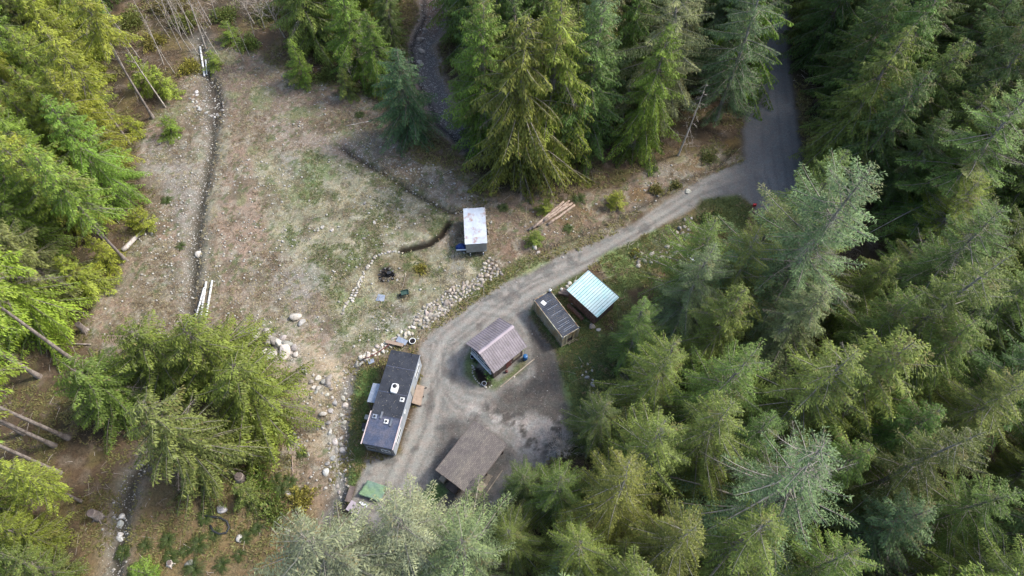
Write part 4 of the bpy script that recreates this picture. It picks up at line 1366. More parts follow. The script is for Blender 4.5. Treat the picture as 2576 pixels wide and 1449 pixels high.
# ------------------------------------------------------------------ shipping container
def corrug(L, H, n, depth, th=.03):
    """trapezoid-corrugated sheet in local x (length) / z, facing -y"""
    mb = MB()
    xs = []
    w = L/n
    for i in range(n):
        x = -L/2+i*w
        xs += [(x, 0), (x+w*.32, 0), (x+w*.5, depth), (x+w*.82, depth)]
    xs.append((L/2, 0))
    for k in range(len(xs)-1):
        (a, ya), (b, yb) = xs[k], xs[k+1]
        mb.poly([(a, ya, 0), (b, yb, 0), (b, yb, H), (a, ya, H)])
        mb.poly([(b, yb+th, 0), (a, ya+th, 0), (a, ya+th, H), (b, yb+th, H)])
    return mb
cx, cy = 5.33, 38.3
ct = empty('shipping_container', (cx, cy, hz(cx, cy)), math.radians(-56.9))
tag(ct, 'long corrugated shipping container with dark roof and rusty tan sides', 'container')
L_, W_, H_ = 6.1, 2.44, 2.6
for sg in (-1, 1):
    o = corrug(L_-.16, H_-.3, 22, .07).build('side_wall', CONT_WALL, ct)
    o.location = (0, sg*(W_/2-.04), .15)
    o.rotation_euler[2] = 0 if sg < 0 else math.pi
o = corrug(W_-.16, H_-.3, 9, .07).build('end_wall', CONT_WALL, ct)
o.location = (-(L_/2-.04), 0, .15)
o.rotation_euler[2] = -math.pi/2
# near end has a cut opening
mb = MB()
n = 9
w = (W_-.16)/n
for i in range(n):
    yc = -(W_-.16)/2+w*(i+.5)
    lowz = 1.05 if 3 <= i <= 5 else 0
    mb.box(L_/2-.05-(.05 if i % 2 else 0), yc, .15+(lowz+H_-.3)/2, .04, w-.003, H_-.3-lowz)
mb.build('end_wall', CONT_WALL, ct)['label'] = 'end wall with a dark opening'
mb = MB()
for sx in (-1, 1):
    for sy in (-1, 1):
        mb.box(sx*(L_/2-.05), sy*(W_/2-.05), H_/2, .12, .12, H_-.02)
mb.build('corner_posts', CONT_WALL, ct)
mb = MB()
for sy in (-1, 1):
    mb.box(0, sy*(W_/2-.02), H_-.05, L_, .08, .12).box(0, sy*(W_/2-.03), .08, L_, .08, .14)
for sx in (-1, 1):
    mb.box(sx*(L_/2-.02), 0, H_-.05, .08, W_-.1, .12).box(sx*(L_/2-.03), 0, .08, .08, W_-.1, .14)
mb.build('frame_rails', RAILM, ct)
mb = MB()
n = 26
w = (L_-.1)/n
for i in range(n):
    x = -L_/2+.05+i*w
    z0, z1 = H_-.045, H_-.005
    y = W_/2-.07
    for a, b, za, zb in ((x, x+w*.35, z0, z0), (x+w*.35, x+w*.5, z0, z1), (x+w*.5, x+w*.85, z1, z1), (x+w*.85, x+w, z1, z0)):
        mb.poly([(a, -y, za), (b, -y, zb), (b, y, zb), (a, y, za)])
mb.build('roof', CONT_ROOF, ct)
mb = MB()
for i in (4, 8, 12, 17, 19, 20, 22, 23):
    mb.box(-L_/2+.05+(i+.67)*w, rng.uniform(-.15, .15), H_+.002, .035, W_-.5-rng.uniform(0, .9), .012)
mb.build('worn_ribs', GALV, ct)
MB().box(0, 0, .2, L_-.2, W_-.2, .06).build('floor', WOODD, ct)
MB().box(-L_/2+1.0, -.45, H_+.012, .62, .48, .02, .25).build('roof_patch', WHITEP, ct)
mb = MB()
for sx in (-1, 1):
    for sy in (-1, 1):
        mb.box(sx*(L_/2-.02), sy*(W_/2-.02), H_+.01, .18, .16, .12)
mb.build('corner_castings', CONT_ROOF, ct)
def on(root, x, y, z=0):
    c, s = math.cos(root.rotation_euler[2]), math.sin(root.rotation_euler[2])
    return (root.location.x+x*c-y*s, root.location.y+x*s+y*c, root.location.z+z)
def jug(x, y, z, r, h, name, label, cat, m=WHITEP, m2=DARK):
    e = empty(name, (x, y, z))
    tag(e, label, cat)
    MB().tube([(0, 0, 0), (0, 0, .03*h), (0, 0, h*.9), (0, 0, h)], [r*.9, r, r, r*.8], 14).build('body', m, e, True)
    MB().tube([(0, 0, h), (0, 0, h*1.12)], r*.35, 10).build('cap', m2, e, True)
    return e
jug(*on(ct, -L_/2+.1, W_/2-.1, H_+.08), .17, .36, 'plastic_jug', 'white plastic jug on the far corner of the container roof', 'jug')
def pallet(x, y, z, rot, label, tilt=0, s=1.0, m=None, group=None):
    e = empty('pallet', (x, y, z), rot)
    e.rotation_euler = Euler((tilt, 0, rot))
    tag(e, label, 'pallet', group)
    mb = MB()
    for i in range(6):
        mb.box(0, (-.45+.18*i)*s, .13, 1.15*s, .11*s, .02)
    mb.build('deck_boards', m or WOODL, e)
    mb = MB()
    for i in (-1, 0, 1):
        mb.box(i*.5*s, 0, .07, .07, 1.0*s, .1)
    mb.build('bearers', m or WOODL, e)
    return e
pallet(*on(ct, L_/2+.22, .25, .05), ct.rotation_euler[2]+math.pi/2, 'grey pallet leaning on the near end of the container', tilt=-1.15, s=1.1, m=WOODL)

# ------------------------------------------------------------------ woodshed with teal-white roof
wx0, wy0 = 9.83, 40.97
ws = empty('woodshed', (wx0, wy0, hz(wx0, wy0)), math.radians(-47.6))
tag(ws, 'open woodshed with a pale teal ribbed metal roof', 'shed')
RL, RW = 5.2, 3.75
zl, zh = 2.35, 2.85
def rz_(y):
    return zl+(zh-zl)*(y+RW/2)/RW
MB().slab([(-RL/2, -RW/2, zl), (RL/2, -RW/2, zl), (RL/2, RW/2, zh), (-RL/2, RW/2, zh)], .05).build('roof', TEAL, ws)
mb = MB()
for i in range(15):
    x = -RL/2+.12+i*(RL-.24)/14
    mb.bar((x, -RW/2, zl+.018), (x, RW/2, zh+.018), .045, .04)
mb.build('roof_ribs', RIB, ws)
mb = MB()
mb.bar((-RL/2, RW/2+.02, zh-.03), (RL/2, RW/2+.02, zh-.03), .05, .16).bar((-RL/2, -RW/2-.02, zl-.05), (RL/2, -RW/2-.02, zl-.05), .04, .12)
mb.build('fascia', WOODD, ws)
for sx in (-1, 0, 1):
    for sy in (-1, 1):
        MB().box(sx*(RL/2-.35), sy*(RW/2-.35), rz_(sy*(RW/2-.35))/2-.02, .12, .12, rz_(sy*(RW/2-.35))-.06).build('post', WOODD, ws)
mb = MB()
for z in (.3, .75, 1.2, 1.65, 2.05):
    mb.box(0, RW/2-.28, z, RL-.7, .03, .34)
mb.build('back_wall', WOODD, ws)
mb = MB()
for k in range(12):
    mb.box(RL/2-.27, -RW/2+.5+k*.25, 1.15, .03, .2, 2.1)
mb.build('end_wall', WOODD, ws)
def firewood(name, x0, y0, L, H, depth, label, seed):
    e = empty(name, on(ws, x0, y0, .12), ws.rotation_euler[2])
    tag(e, label, 'firewood')
    r = random.Random(seed)
    mb = MB()
    zz = 0
    while zz < H:
        xx = -L/2
        while xx < L/2:
            rr_ = r.uniform(.06, .1)
            d = r.uniform(-.06, .06)
            n = r.choice((3, 4, 5, 6))
            mb.tube([(xx+rr_, -depth/2+d, zz+rr_), (xx+rr_+r.gauss(0, .01), depth/2+d, zz+rr_)], rr_*1.05, n)
            xx += rr_*2.05
        zz += .155
    mb.build('split_logs', SPLIT, e)
    MB().bar((-L/2, -depth/4, -.05), (L/2, -depth/4, -.05), .09, .09).bar((-L/2, depth/4, -.05), (L/2, depth/4, -.05), .09, .09).build('bearers', WOODD, e)
firewood('firewood_stack', 0, -RW/2+.28, RL-.9, 1.75, .4, 'wall of split firewood along the front of the teal-roofed woodshed', 4)
firewood('firewood_stack', 0, -RW/2+1.0, RL-1.0, 1.8, .4, 'second row of split firewood behind the front wall of wood', 5)
firewood('firewood_stack', -.4, -RW/2-.55, 2.6, .45, .4, 'low row of split firewood on the ground before the woodshed', 6)
tie = 0
for a in range(3):
    for b in range(2):
        p = on(ws, -RL/2-.55, -RW/2+.9-.35*a, .15+.24*b)
        o = MB().box(0, 0, 0, 1.1+.1*a, .3, .22).tube([(-.56-.05*a, 0, 0), (-.60-.05*a, 0, 0)], .08, 8).build('timber_block', WOODD, None, loc=p)
        o.rotation_euler[2] = ws.rotation_euler[2]+math.pi*.0+.3+.05*tie
        tag(o, 'short grey brown squared timber in the small pile at the left end of the woodshed', 'timber', 'pile of short timbers')
        tie += 1
x, y, z = P(1443, 752)
o = MB().bar((-.45, 0, .08), (.45, 0, .08), .09, .05).build('white_board', TRIM, None, loc=(x+.0, y-.9, z))
o.rotation_euler[2] = -.6
tag(o, 'short white board lying between the container and the firewood', 'board')
def bush(px, py, r_, h_, n, col, label, name='bush', cat='bush', leaf=.26):
    x, y, z = P(px, py)
    r = np.random.default_rng(int(px*7+py))
    k = n
    u = unit(r.normal(0, 1, (k, 3)))
    u[:, 2] = np.abs(u[:, 2])
    az_ = np.arctan2(u[:, 1], u[:, 0])
    rad = r.uniform(.1, 1.15, k)**.6*(1+.28*np.sin(3*az_+px)+.2*np.sin(7*az_+py)+.12*np.sin(13*az_))
    p = u*rad[:, None]*np.array([r_, r_, h_])
    d = unit(u+r.normal(0, .5, (k, 3)))
    sd = unit(np.cross(d, r.normal(0, 1, (k, 3))))
    l = leaf*r.uniform(.6, 1.4, k)[:, None]
    v = np.stack([p, p+d*l*.5+sd*l*.3, p+d*l, p+d*l*.5-sd*l*.3], 1).reshape(-1, 3)
    tint = np.stack([r.random(k)*.6, r.random(k), (r.random(k) < .12)*.8], 1)
    e = empty(name, (x, y, z))
    tag(e, label, cat)
    o = link(bpy.data.objects.new('foliage', np_mesh('foliage', v, np.arange(len(v)).reshape(-1, 4), LEAF, False, tint)))
    o.color = (col[0]*1.35, col[1]*1.45, col[2]*1.4, 1)
    o.parent = e
    mb = MB()
    for i in range(7):
        a = i*.9
        mb.tube([(0, 0, -.1), (math.cos(a)*r_*.4, math.sin(a)*r_*.4, h_*.5), (math.cos(a)*r_*.75, math.sin(a)*r_*.75, h_*.8)], [.014, .01, .005], 4)
    mb.build('stems', BARK, e)
for px, py, r_, h_, col, lab in ((330, 60, 2.2, 1.6, (.10, .11, .03), 'olive undergrowth bush in the upper left thicket, leftmost of the row'),
                                 (390, 110, 1.8, 1.2, (.14, .12, .03), 'ochre bush in the upper left thicket above the young conifers'),
                                 (470, 60, 2.0, 1.4, (.10, .11, .03), 'olive bush in the thicket left of the creek at the top edge'),
                                 (480, 175, 1.5, 1.1, (.17, .15, .03), 'golden bush on the left bank of the upper creek'),
                                 (570, 45, 2.0, 1.4, (.09, .11, .03), 'olive bush right of the upper creek at the top edge'),
                                 (625, 115, 1.7, 1.1, (.10, .13, .03), 'green bush below the leafless trees at the top of the clearing'),
                                 (680, 40, 2.0, 1.4, (.09, .10, .03), 'dull olive bush under the wide branching leafless tree'),
                                 (430, 15, 2.4, 1.6, (.12, .10, .04), 'brownish bush cut by the top edge left of the creek'),
                                 (820, 195, 1.4, .9, (.09, .11, .03), 'green bush at the foot of the dark stand left of the ravine'),
                                 (930, 225, 1.3, .9, (.09, .12, .03), 'green bush between the leafless trees and the conical hemlock'),
                                 (1060, 678, .7, .5, (.16, .14, .03), 'low yellow green clump right of the fire pit'),
                                 (650, 1230, 1.8, 1.5, (.07, .10, .02), 'rounded green bush below the drooping cedars'),
                                 (760, 1255, 1.3, .9, (.15, .13, .03), 'ochre bush between the ferns and the stony bank'),
                                 (690, 1290, 1.4, 1.0, (.08, .10, .025), 'green bush right of the black hose loop'),
                                 (1700, 470, .8, .5, (.09, .09, .03), 'low bush on the ditch bank beside the driveway'),
                                 (1650, 480, .9, .7, (.11, .10, .03), 'ochre bush above the driveway ditch'),
                                 (1780, 400, 1.1, .8, (.08, .09, .03), 'olive bush at the ditch near the road junction'),
                                 (1790, 560, 1.5, 1.0, (.05, .075, .022), 'dark green bush on the verge left of the olive fir'),
                                 (1232, 945, .5, .5, (.10, .17, .05), 'bright green shrub at the lower corner of the cabin windows'),
                                 (1200, 905, .45, .4, (.06, .10, .05), 'grey green plant below the cabin windows'),
                                 (1312, 872, .35, .5, (.25, .28, .16), 'pale climbing plant at the far corner of the cabin'),
                                 (1600, 640, .6, .5, (.13, .12, .03), 'mossy clump beside the rock bank')):
    bush(px, py, r_, h_, int(620*r_*max(r_, .6)), col, lab)

# ------------------------------------------------------------------ cabin
hx, hy = -1.82, 34.05
cb = empty('cabin', (hx, hy, hz(hx, hy)), math.radians(41.2))
tag(cb, 'small cabin with a mauve ribbed gable roof and grey board walls', 'cabin')
RLn, HW, ze, zr = 5.2, 2.5, 2.75, 4.3
wl, ww = 4.5, 4.2
mb = MB()
mb.box(0, 0, (ze+.1)/2, wl, ww, ze+.1)
for sx in (-1, 1):      # gable triangles as solid ends
    x0, x1 = sx*(wl/2), sx*(wl/2-.12)
    n0 = len(mb.v)
    a = ww/2
    zt = ze+.1+(a)*(zr-ze)/HW-.1
    mb.v += [Vector(p) for p in ((x0, -a, ze+.1), (x0, a, ze+.1), (x0, 0, zt), (x1, -a, ze+.1), (x1, a, ze+.1), (x1, 0, zt))]
    mb.f += [[n0, n0+1, n0+2], [n0+5, n0+4, n0+3], [n0, n0+2, n0+5, n0+3], [n0+2, n0+1, n0+4, n0+5]]
mb.build('walls', WOODD, cb)
mb = MB()
for k in range(22):
    mb.box(wl/2*0-wl/2+.1+k*.205, -ww/2-.012, ze/2, .02, .024, ze-.1)
for k in range(20):
    mb.box(-wl/2-.012, -ww/2+.12+k*.21, ze/2, .024, .02, ze-.1)
mb.build('wall_battens', WOODD, cb)
for sg, nm in ((1, 'roof_slope'), (-1, 'roof_slope')):
    pts = [(-RLn/2, 0, zr), (RLn/2, 0, zr), (RLn/2, sg*HW, ze), (-RLn/2, sg*HW, ze)]
    if sg > 0:
        pts = pts[::-1]
    rf = MB().slab(pts, .07).build(nm, MAUVE, cb)
    mb = MB()
    for i in range(18):
        x = -RLn/2+.05+i*(RLn-.1)/17
        mb.bar((x, sg*.06, zr-.02), (x, sg*HW, ze+.018), .035, .035)
    mb.build('seams', MAUVED, rf)
mb = MB()
for sg in (-1, 1):
    mb.slab([(-RLn/2-.02, 0, zr+.05), (-RLn/2-.02, sg*.2, zr-.06), (RLn/2+.02, sg*.2, zr-.06), (RLn/2+.02, 0, zr+.05)][::sg], .03)
mb.build('ridge_cap', MAUVE2, cb)
def window(root, cx, cy, cz, w, h, face, panes=2, depth=.06, name='window', tr=None):
    """face: 'x-','y-','y+' outward side"""
    e = empty(name, (cx, cy, cz))
    e.parent = root
    rot = {'y-': 0, 'x-': -math.pi/2, 'y+': math.pi, 'x+': math.pi/2}[face]
    e.rotation_euler[2] = rot
    t = .06
    mb = MB()
    mb.box(0, -depth/2, h/2-t/2, w, depth, t).box(0, -depth/2, -h/2+t/2, w, depth, t)
    for k in range(panes+1):
        x = -w/2+t/2+k*(w-t)/panes
        mb.box(x, -depth/2, 0, t, depth-.004, h-2*t)
    mb.build('frame', tr or TRIM, e)
    MB().box(0, -.012, 0, w-.02, .02, h-.02).build('pane', GLASS, e)
    return e
window(cb, -wl/2-.03, .1, 1.85, 3.5, .75, 'x-', 3)
window(cb, -wl/2-.03, .1, 1.1, 3.5, .5, 'x-', 3)
MB().box(-wl/2-.1, .1, .8, .2, 3.7, .06).build('window_sill', TRIM, cb)
window(cb, -wl/2+1.0, -ww/2-.03, 1.95, 1.05, .6, 'y-', 2)
d_ = MB().box(.05, -ww/2-.04, 1.0, .8, .05, 1.95).build('door', RED, cb)
MB().box(.36, -ww/2-.09, 1.0, .04, .06, .12).build('handle', TRIM, d_)
MB().box(1.3, -ww/2-.02, 1.5, 1.1, .05, 1.3).build('wall_panel', WOODL, cb)
# walk edge in front of the cabin
mb = MB()
a_ = on(cb, -2.4, -ww/2-1.35)
b_ = on(cb, 3.0, -ww/2-1.3)
o = MB().bar((a_[0], a_[1], hz(a_[0], a_[1])+.08), (b_[0], b_[1], hz(b_[0], b_[1])+.08), .12, .12).build('edging_timber', WOODL)
tag(o, 'long pale timber edging the walk in front of the cabin', 'timber')
def barrel(x, y, z, m, label, r_=.28, h=.85, name='barrel'):
    e = empty(name, (x, y, z))
    tag(e, label, 'barrel')
    zs = [0, .02, .28, .31, .34, .58, .61, .64, .9, .93]
    rs_ = [.92, 1, 1, 1.06, 1, 1, 1.06, 1, 1, .93]
    MB().tube([(0, 0, q_*h/.93) for q_ in zs], [r_*q_ for q_ in rs_], 18).build('body', m, e, True)
    MB().tube([(.12, .05, h), (.12, .05, h+.03)], .04, 8).build('bung', DARK, e)
barrel(*on(cb, 2.2, -ww/2-.55), BLUE, 'bright blue barrel at the far end of the cabin wall')
jug(*on(cb, -.6, -ww/2-.35), .16, .4, 'red_canister', 'small red canister beside the cabin door', 'canister', RED)
def pot(px, py, r_, h, m, label, inner=None):
    x, y, z = P(px, py)
    e = empty('planter', (x, y, z))
    tag(e, label, 'planter')
    mb = MB()
    n = 20
    prof = [(r_*.75, 0), (r_, h), (r_*.82, h), (r_*.78, h*.75)]
    for i, (q_, zz) in enumerate(prof):
        for k in range(n):
            a = 2*math.pi*k/n
            mb.v.append(Vector((math.cos(a)*q_, math.sin(a)*q_, zz)))
    for i in range(len(prof)-1):
        for k in range(n):
            mb.f.append([i*n+k, i*n+(k+1) % n, (i+1)*n+(k+1) % n, (i+1)*n+k])
    mb.build('pot', m, e, True)
    MB().tube([(0, 0, h*.6), (0, 0, h*.76)], r_*.8, 16).build('soil', inner or ASH, e)
pot(1189, 900, .28, .4, GALV, 'grey metal tub planter left of the cabin windows')
pot(1038, 860, .42, .3, WHITEP, 'white round tub with dark filling at the far end of the mobile home')
pot(1218, 967, .3, .35, GALV, 'grey metal pail inside the round garden bed')

# ------------------------------------------------------------------ mobile home
mx0, my0 = -13.37, 27.4
mh = empty('mobile_home', (mx0, my0, hz(mx0, my0)), math.radians(-101.4))
tag(mh, 'long mobile home with charcoal roof, white roof unit and pale blue side', 'mobile home')
ML, MW, MZ = 11.2, 3.45, 3.3
def ml(px, py, z=MZ):
    X_, Y_ = sight(px, py, z+mh.location.z)
    dx, dy = X_-mx0, Y_-my0
    a = mh.rotation_euler[2]
    return dx*math.cos(a)+dy*math.sin(a), -dx*math.sin(a)+dy*math.cos(a)
MB().box(0, 0, .45+(MZ-.75)/2, ML-.2, MW-.2, MZ-.75).build('body', RVSIDE, mh)
mb = MB()
for k in range(13):
    mb.box(0, (MW-.2)/2+.012, .6+k*.19, ML-.22, .03, .16)
mb.build('side_siding', RVSIDE, mh)
MB().box(0, 0, .3, ML-.8, MW-.7, .5).build('skirting', WOODD, mh)
xs_ = ML/2-3.3
MB().box(-(ML-(ML/2-xs_))/2-.0+(0), 0, MZ, 0.001+ (ML/2+xs_), MW, .09).build('roof', RVROOF, mh).location = (xs_-(ML/2+xs_)/2+(ML-(ML/2-xs_))/2, 0, 0)
mb = MB().slab([(xs_+.003, -MW/2+.05, MZ+.02), (ML/2, -MW/2+.05, MZ-.06), (ML/2, MW/2-.05, MZ-.06), (xs_+.003, MW/2-.05, MZ+.02)], .07)
mb.build('front_roof', RVROOF2, mh)
mb = MB()
for x in (-3.6, -.5, xs_-.05):
    mb.box(x, 0, MZ+.052, .06, MW-.02, .02)
mb.build('roof_seams', RVROOF2, mh)
MB().box(-ML/2*0+(xs_-ML/2)/2, MW/2+.012, MZ+.0, ML/2+xs_, .04, .13).build('roof_edge', RVSIDE, mh)
# white rooftop unit
ax_, ay_ = ml(992, 976, MZ+.3)
e = empty('air_conditioner', (ax_, ay_, MZ+.045))
e.parent = mh
mb = MB()
n = 24
for zz, k_ in ((0, 1.0), (.18, 1.0), (.28, .9), (.3, .8)):
    for i in range(n):
        a = 2*math.pi*i/n
        ca, sa = math.cos(a), math.sin(a)
        mb.v.append(Vector((math.copysign(abs(ca)**.5, ca)*.58*k_, math.copysign(abs(sa)**.5, sa)*.42*k_, zz)))
for j in range(3):
    for i in range(n):
        mb.f.append([j*n+i, j*n+(i+1) % n, (j+1)*n+(i+1) % n, (j+1)*n+i])
mb.f.append([3*n+i for i in range(n)])
mb.build('cover', WHITEP, e, True)
MB().tube([(-.22, 0, .3), (-.22, 0, .325)], .24, 20).build('fan_grille', DARK, e, True)
for px, py, mname in ((1012, 1006, 'roof_vent'), (972, 1061, 'roof_vent'), (943, 1048, 'roof_vent')):
    vx, vy = ml(px, py)
    v_ = MB().box(vx, vy, MZ+.09, .48, .48, .09, .05).build(mname, WHITEP if px != 943 else GALV, mh)
    MB().tube([(vx, vy, MZ+.135), (vx, vy, MZ+.24)], .12, 14).build('vent_cap', DARK, v_)
for px, py, hh in ((960, 1045, .8), (984, 1063, .85)):
    vx, vy = ml(px, py)
    MB().box(vx, vy, MZ+.09, hh, .2, .1).build('roof_panel', RVEND, mh)
for (p0, p1) in (((962.5, 1037), (910, 1113)), ((1024, 1050), (985, 1130))):
    x0_, y0_ = ml(*p0)
    x1_, y1_ = ml(*p1)
    sgn = 1 if y0_ > 0 else -1
    MB().bar((xs_-.35, sgn*(MW/2+.03), MZ+.12), (ML/2+.1, sgn*(MW/2+.03), MZ-.02), .1, .12).build('awning_rail', PINK, mh)
MB().box(ML/2-.07, -.75, 1.75, .06, 1.6, 2.1).build('end_panel', RVEND, mh)
MB().box(ML/2-.05, .78, 1.75, .1, 1.45, 2.3).build('end_panel', RVEND, mh)
window(mh, ML/2-.0, .8, 2.0, 1.0, .7, 'x+', 2)
window(mh, ML/2-.01, -.8, 2.05, 1.1, .8, 'x+', 1, tr=SIDING)
window(mh, -ML/2+1.5, (MW-.2)/2+.03, 2.1, 1.6, .8, 'y+', 2)
window(mh, ML/2-1.9, (MW-.2)/2+.03, 2.0, 1.7, .8, 'y+', 2)
window(mh, ML/2-4.6, (MW-.2)/2+.03, 2.3, .5, .4, 'y+', 1)
MB().box(-1.8, (MW-.2)/2+.05, 1.55, .85, .06, 1.95).build('door', SIDING, mh)
mb = MB()
mb.tube([(-ML/2+.3, .8, MZ), (-ML/2+.3, .8, MZ+.5), (-ML/2+.3, 1.1, MZ+.55)], .03, 6)
mb.build('antenna', DARK, mh)
# galvanised side canopy
gx_, gy_ = ml(934, 988, 2.5)
ca_ = empty('side_canopy', (0, 0, 0))
ca_.parent = mh
MB().slab([(gx_-1.15, -MW/2+.02, 2.75), (gx_-1.15, -MW/2-1.05, 2.55), (gx_+1.15, -MW/2-1.05, 2.55), (gx_+1.15, -MW/2+.02, 2.75)], .04).build('canopy_sheet', GALV, ca_)
for q_ in (-1, 1):
    MB().box(gx_+q_*1.05, -MW/2-.98, 1.27, .07, .07, 2.5).build('canopy_post', WOODD, ca_)
# wooden landing on the right side
dx_, dy_ = ml(1058, 965, .6)
dk = empty('wooden_landing', on(mh, -1.9, MW/2+.62), mh.rotation_euler[2])
tag(dk, 'tan plywood landing and ramp against the right side of the mobile home', 'ramp')
MB().slab([(-1.1, -.6, .78), (-1.1, .3, .62), (1.2, .45, .35), (1.2, -.6, .75)][::-1], .05).build('deck', PLY, dk)
for q_ in (-1.1, 0, 1.15):
    MB().box(q_, .45, .2, .1, .1, .4).build('leg', WOODD, dk)
MB().box(0, -.5, .3, 2.3, .08, .6).build('ledger', WOODD, dk)
# utility boxes behind, left side
for px, py, s_, lab, m_ in ((934, 1028, .5, 'small white utility box left of the mobile home, upper one', SIDING), (928, 1050, .55, 'dark grey crate left of the mobile home', DARK),
                            (926, 1058, .35, 'small pale box beside the dark grey crate', SIDING)):
    x, y, z = P(px-8, py+25)
    e = empty('utility_box', (x, y, z), -.2)
    tag(e, lab, 'box')
    MB().box(0, 0, s_*.5, s_*1.1, s_, s_).build('body', m_, e)
    MB().box(0, 0, s_+.02, s_*1.18, s_*1.08, .045).build('lid', m_, e)

# boards and pipes at the far end of the mobile home
def plank(px0, py0, px1, py1, w_, th, m_, name, label, cat, dz=.12):
    x0_, y0_, z0_ = P(px0, py0)
    x1_, y1_, z1_ = P(px1, py1)
    o = MB().bar((x0_, y0_, z0_+dz), (x1_, y1_, z1_+dz), w_, th).build(name, m_, None)
    return tag(o, label, cat)
plank(972, 862, 1016, 872, .42, .05, PLY, 'plank', 'tan plank lying on the stones beyond the mobile home', 'plank', .4)
plank(1000, 855, 1024, 866, .7, .03, GALV, 'metal_sheet', 'grey metal sheet on the stones right of the tan plank', 'sheet', .35)
pp = [P(a, b) for a, b in ((912, 906), (930, 901), (950, 890), (968, 878), (985, 866), (1002, 857))]
o = MB().tube([(a, b, c+.3) for a, b, c in pp], .06, 8).build('drain_hose', RED, None, True)
tag(o, 'dark red hose curving over the stone bank beyond the mobile home', 'hose')
plank(927, 913, 941, 907, .5, .06, GALV, 'old_frame', 'grey frame lying by the far left corner of the mobile home', 'frame', .1)

def roof_litter(root, L0, L1, W0, W1, zf, n, seed, label):
    r = np.random.default_rng(seed)
    x = r.uniform(L0, L1, n)
    y = r.uniform(W0, W1, n)
    z = np.array([zf(a, b) for a, b in zip(x, y)])+.012
    a = r.uniform(0, 3.14, n)
    l = r.uniform(.05, .2, n)
    w_ = r.uniform(.01, .04, n)
    dx, dy = np.cos(a)*l, np.sin(a)*l
    ex, ey = -np.sin(a)*w_, np.cos(a)*w_
    p = [np.stack([x+sx*dx+sy*ex, y+sx*dy+sy*ey, z+.004*sx], 1) for sx, sy in ((-.5, -.5), (.5, -.5), (.5, .5), (-.5, .5))]
    V = np.stack(p, 1).reshape(-1, 3)
    o = link(bpy.data.objects.new('needle_litter', np_mesh('needle_litter', V, np.arange(len(V)).reshape(-1, 4), LITTER)))
    o.parent = root
    o['kind'] = 'stuff'
LITTER = mat('needle_litter', S(132, 124, 108), .9, .1, nscale=5, namt=.4, col2=S(160, 154, 142), n2=3)
roof_litter(mh, -ML/2+.1, xs_-.1, -MW/2+.1, MW/2-.1, lambda a, b: MZ+.048, 90, 1, '')
roof_litter(cb, -RLn/2, RLn/2, -HW+.1, -.3, lambda a, b: zr+(ze-zr)*abs(b)/HW+.035, 110, 2, '')
roof_litter(cb, -RLn/2, RLn/2, .3, HW-.1, lambda a, b: zr+(ze-zr)*abs(b)/HW+.035, 90, 3, '')
roof_litter(ct, -L_/2+.1, L_/2-.1, -W_/2+.15, W_/2-.15, lambda a, b: H_+.01, 120, 4, '')
roof_litter(ws, -RL/2, RL/2, -RW/2, RW/2, lambda a, b: rz_(b)+.01, 60, 5, '')

# ------------------------------------------------------------------ shingled shelter
def shingle_mat():
    m = mat('brown_shingles', S(118, 112, 108), .9, .15, nscale=10, namt=.35, col2=S(128, 122, 115), n2=.8, bump=.02)
    nt = m.node_tree
    br = nt.nodes.new('ShaderNodeTexBrick')
    tc = nt.nodes.new('ShaderNodeTexCoord')
    nt.links.new(tc.outputs['Object'], br.inputs['Vector'])
    br.inputs['Scale'].default_value = 1.0
    br.inputs['Brick Width'].default_value = .32
    br.inputs['Row Height'].default_value = .17
    br.inputs['Mortar Size'].default_value = .012
    br.inputs['Color1'].default_value = (1.12, 1.1, 1.08, 1)
    br.inputs['Color2'].default_value = (.8, .8, .82, 1)
    br.inputs['Mortar'].default_value = (.5, .5, .5, 1)
    mu = nt.nodes.new('ShaderNodeVectorMath')
    mu.operation = 'MULTIPLY'
    b = nt.nodes['Principled BSDF']
    src = b.inputs['Base Color'].links[0].from_socket
    nt.links.new(src, mu.inputs[0])
    nt.links.new(br.outputs['Color'], mu.inputs[1])
    nt.links.new(mu.outputs[0], b.inputs['Base Color'])
    return m
SHING = shingle_mat()
px_, py_ = -4.3, 20.8
sh = empty('open_shelter', (px_, py_, hz(px_, py_)), math.radians(-126.1))
tag(sh, 'open shelter with a worn brown shingle roof at the lower end of the yard', 'shelter')
SL, SW = 6.64, 4.5
za_, zb_ = 2.75, 3.0     # near eave, far eave
MB().slab([(-SL/2, -SW/2, za_+.1), (SL/2, -SW/2, za_+.1), (SL/2, 0, zb_+.12), (-SL/2, 0, zb_+.12)], .08).build('roof_slope', SHING, sh)
MB().slab([(-SL/2, 0, zb_+.12), (SL/2, 0, zb_+.12), (SL/2, SW/2, za_+.1), (-SL/2, SW/2, za_+.1)], .08).build('roof_slope', SHING, sh)
mb = MB()
for s_ in (-1, 1):
    mb.bar((-SL/2, s_*(SW/2+.02), za_+.03), (SL/2, s_*(SW/2+.02), za_+.03), .04, .14)
    mb.bar((s_*(SL/2+.02), -SW/2, za_+.04), (s_*(SL/2+.02), 0, zb_+.06), .04, .14)
    mb.bar((s_*(SL/2+.02), SW/2, za_+.04), (s_*(SL/2+.02), 0, zb_+.06), .04, .14)
mb.build('fascia', WOODD, sh)
for sx in (-1, 0, 1):
    for sy in (-1, 1):
        MB().box(sx*(SL/2-.4), sy*(SW/2-.35), 1.38, .15, .15, 2.75).build('post', WOODD, sh)
for sy in (-1, 1):
    MB().bar((-SL/2+.2, sy*(SW/2-.35), 2.68), (SL/2-.2, sy*(SW/2-.35), 2.68), .12, .18).build('beam', WOODD, sh)
pallet(*on(sh, SL/2-1.1, SW/2+.1, .1), sh.rotation_euler[2]+.3, 'grey pallet leaning out of the shelter beside its near corner', tilt=.5)
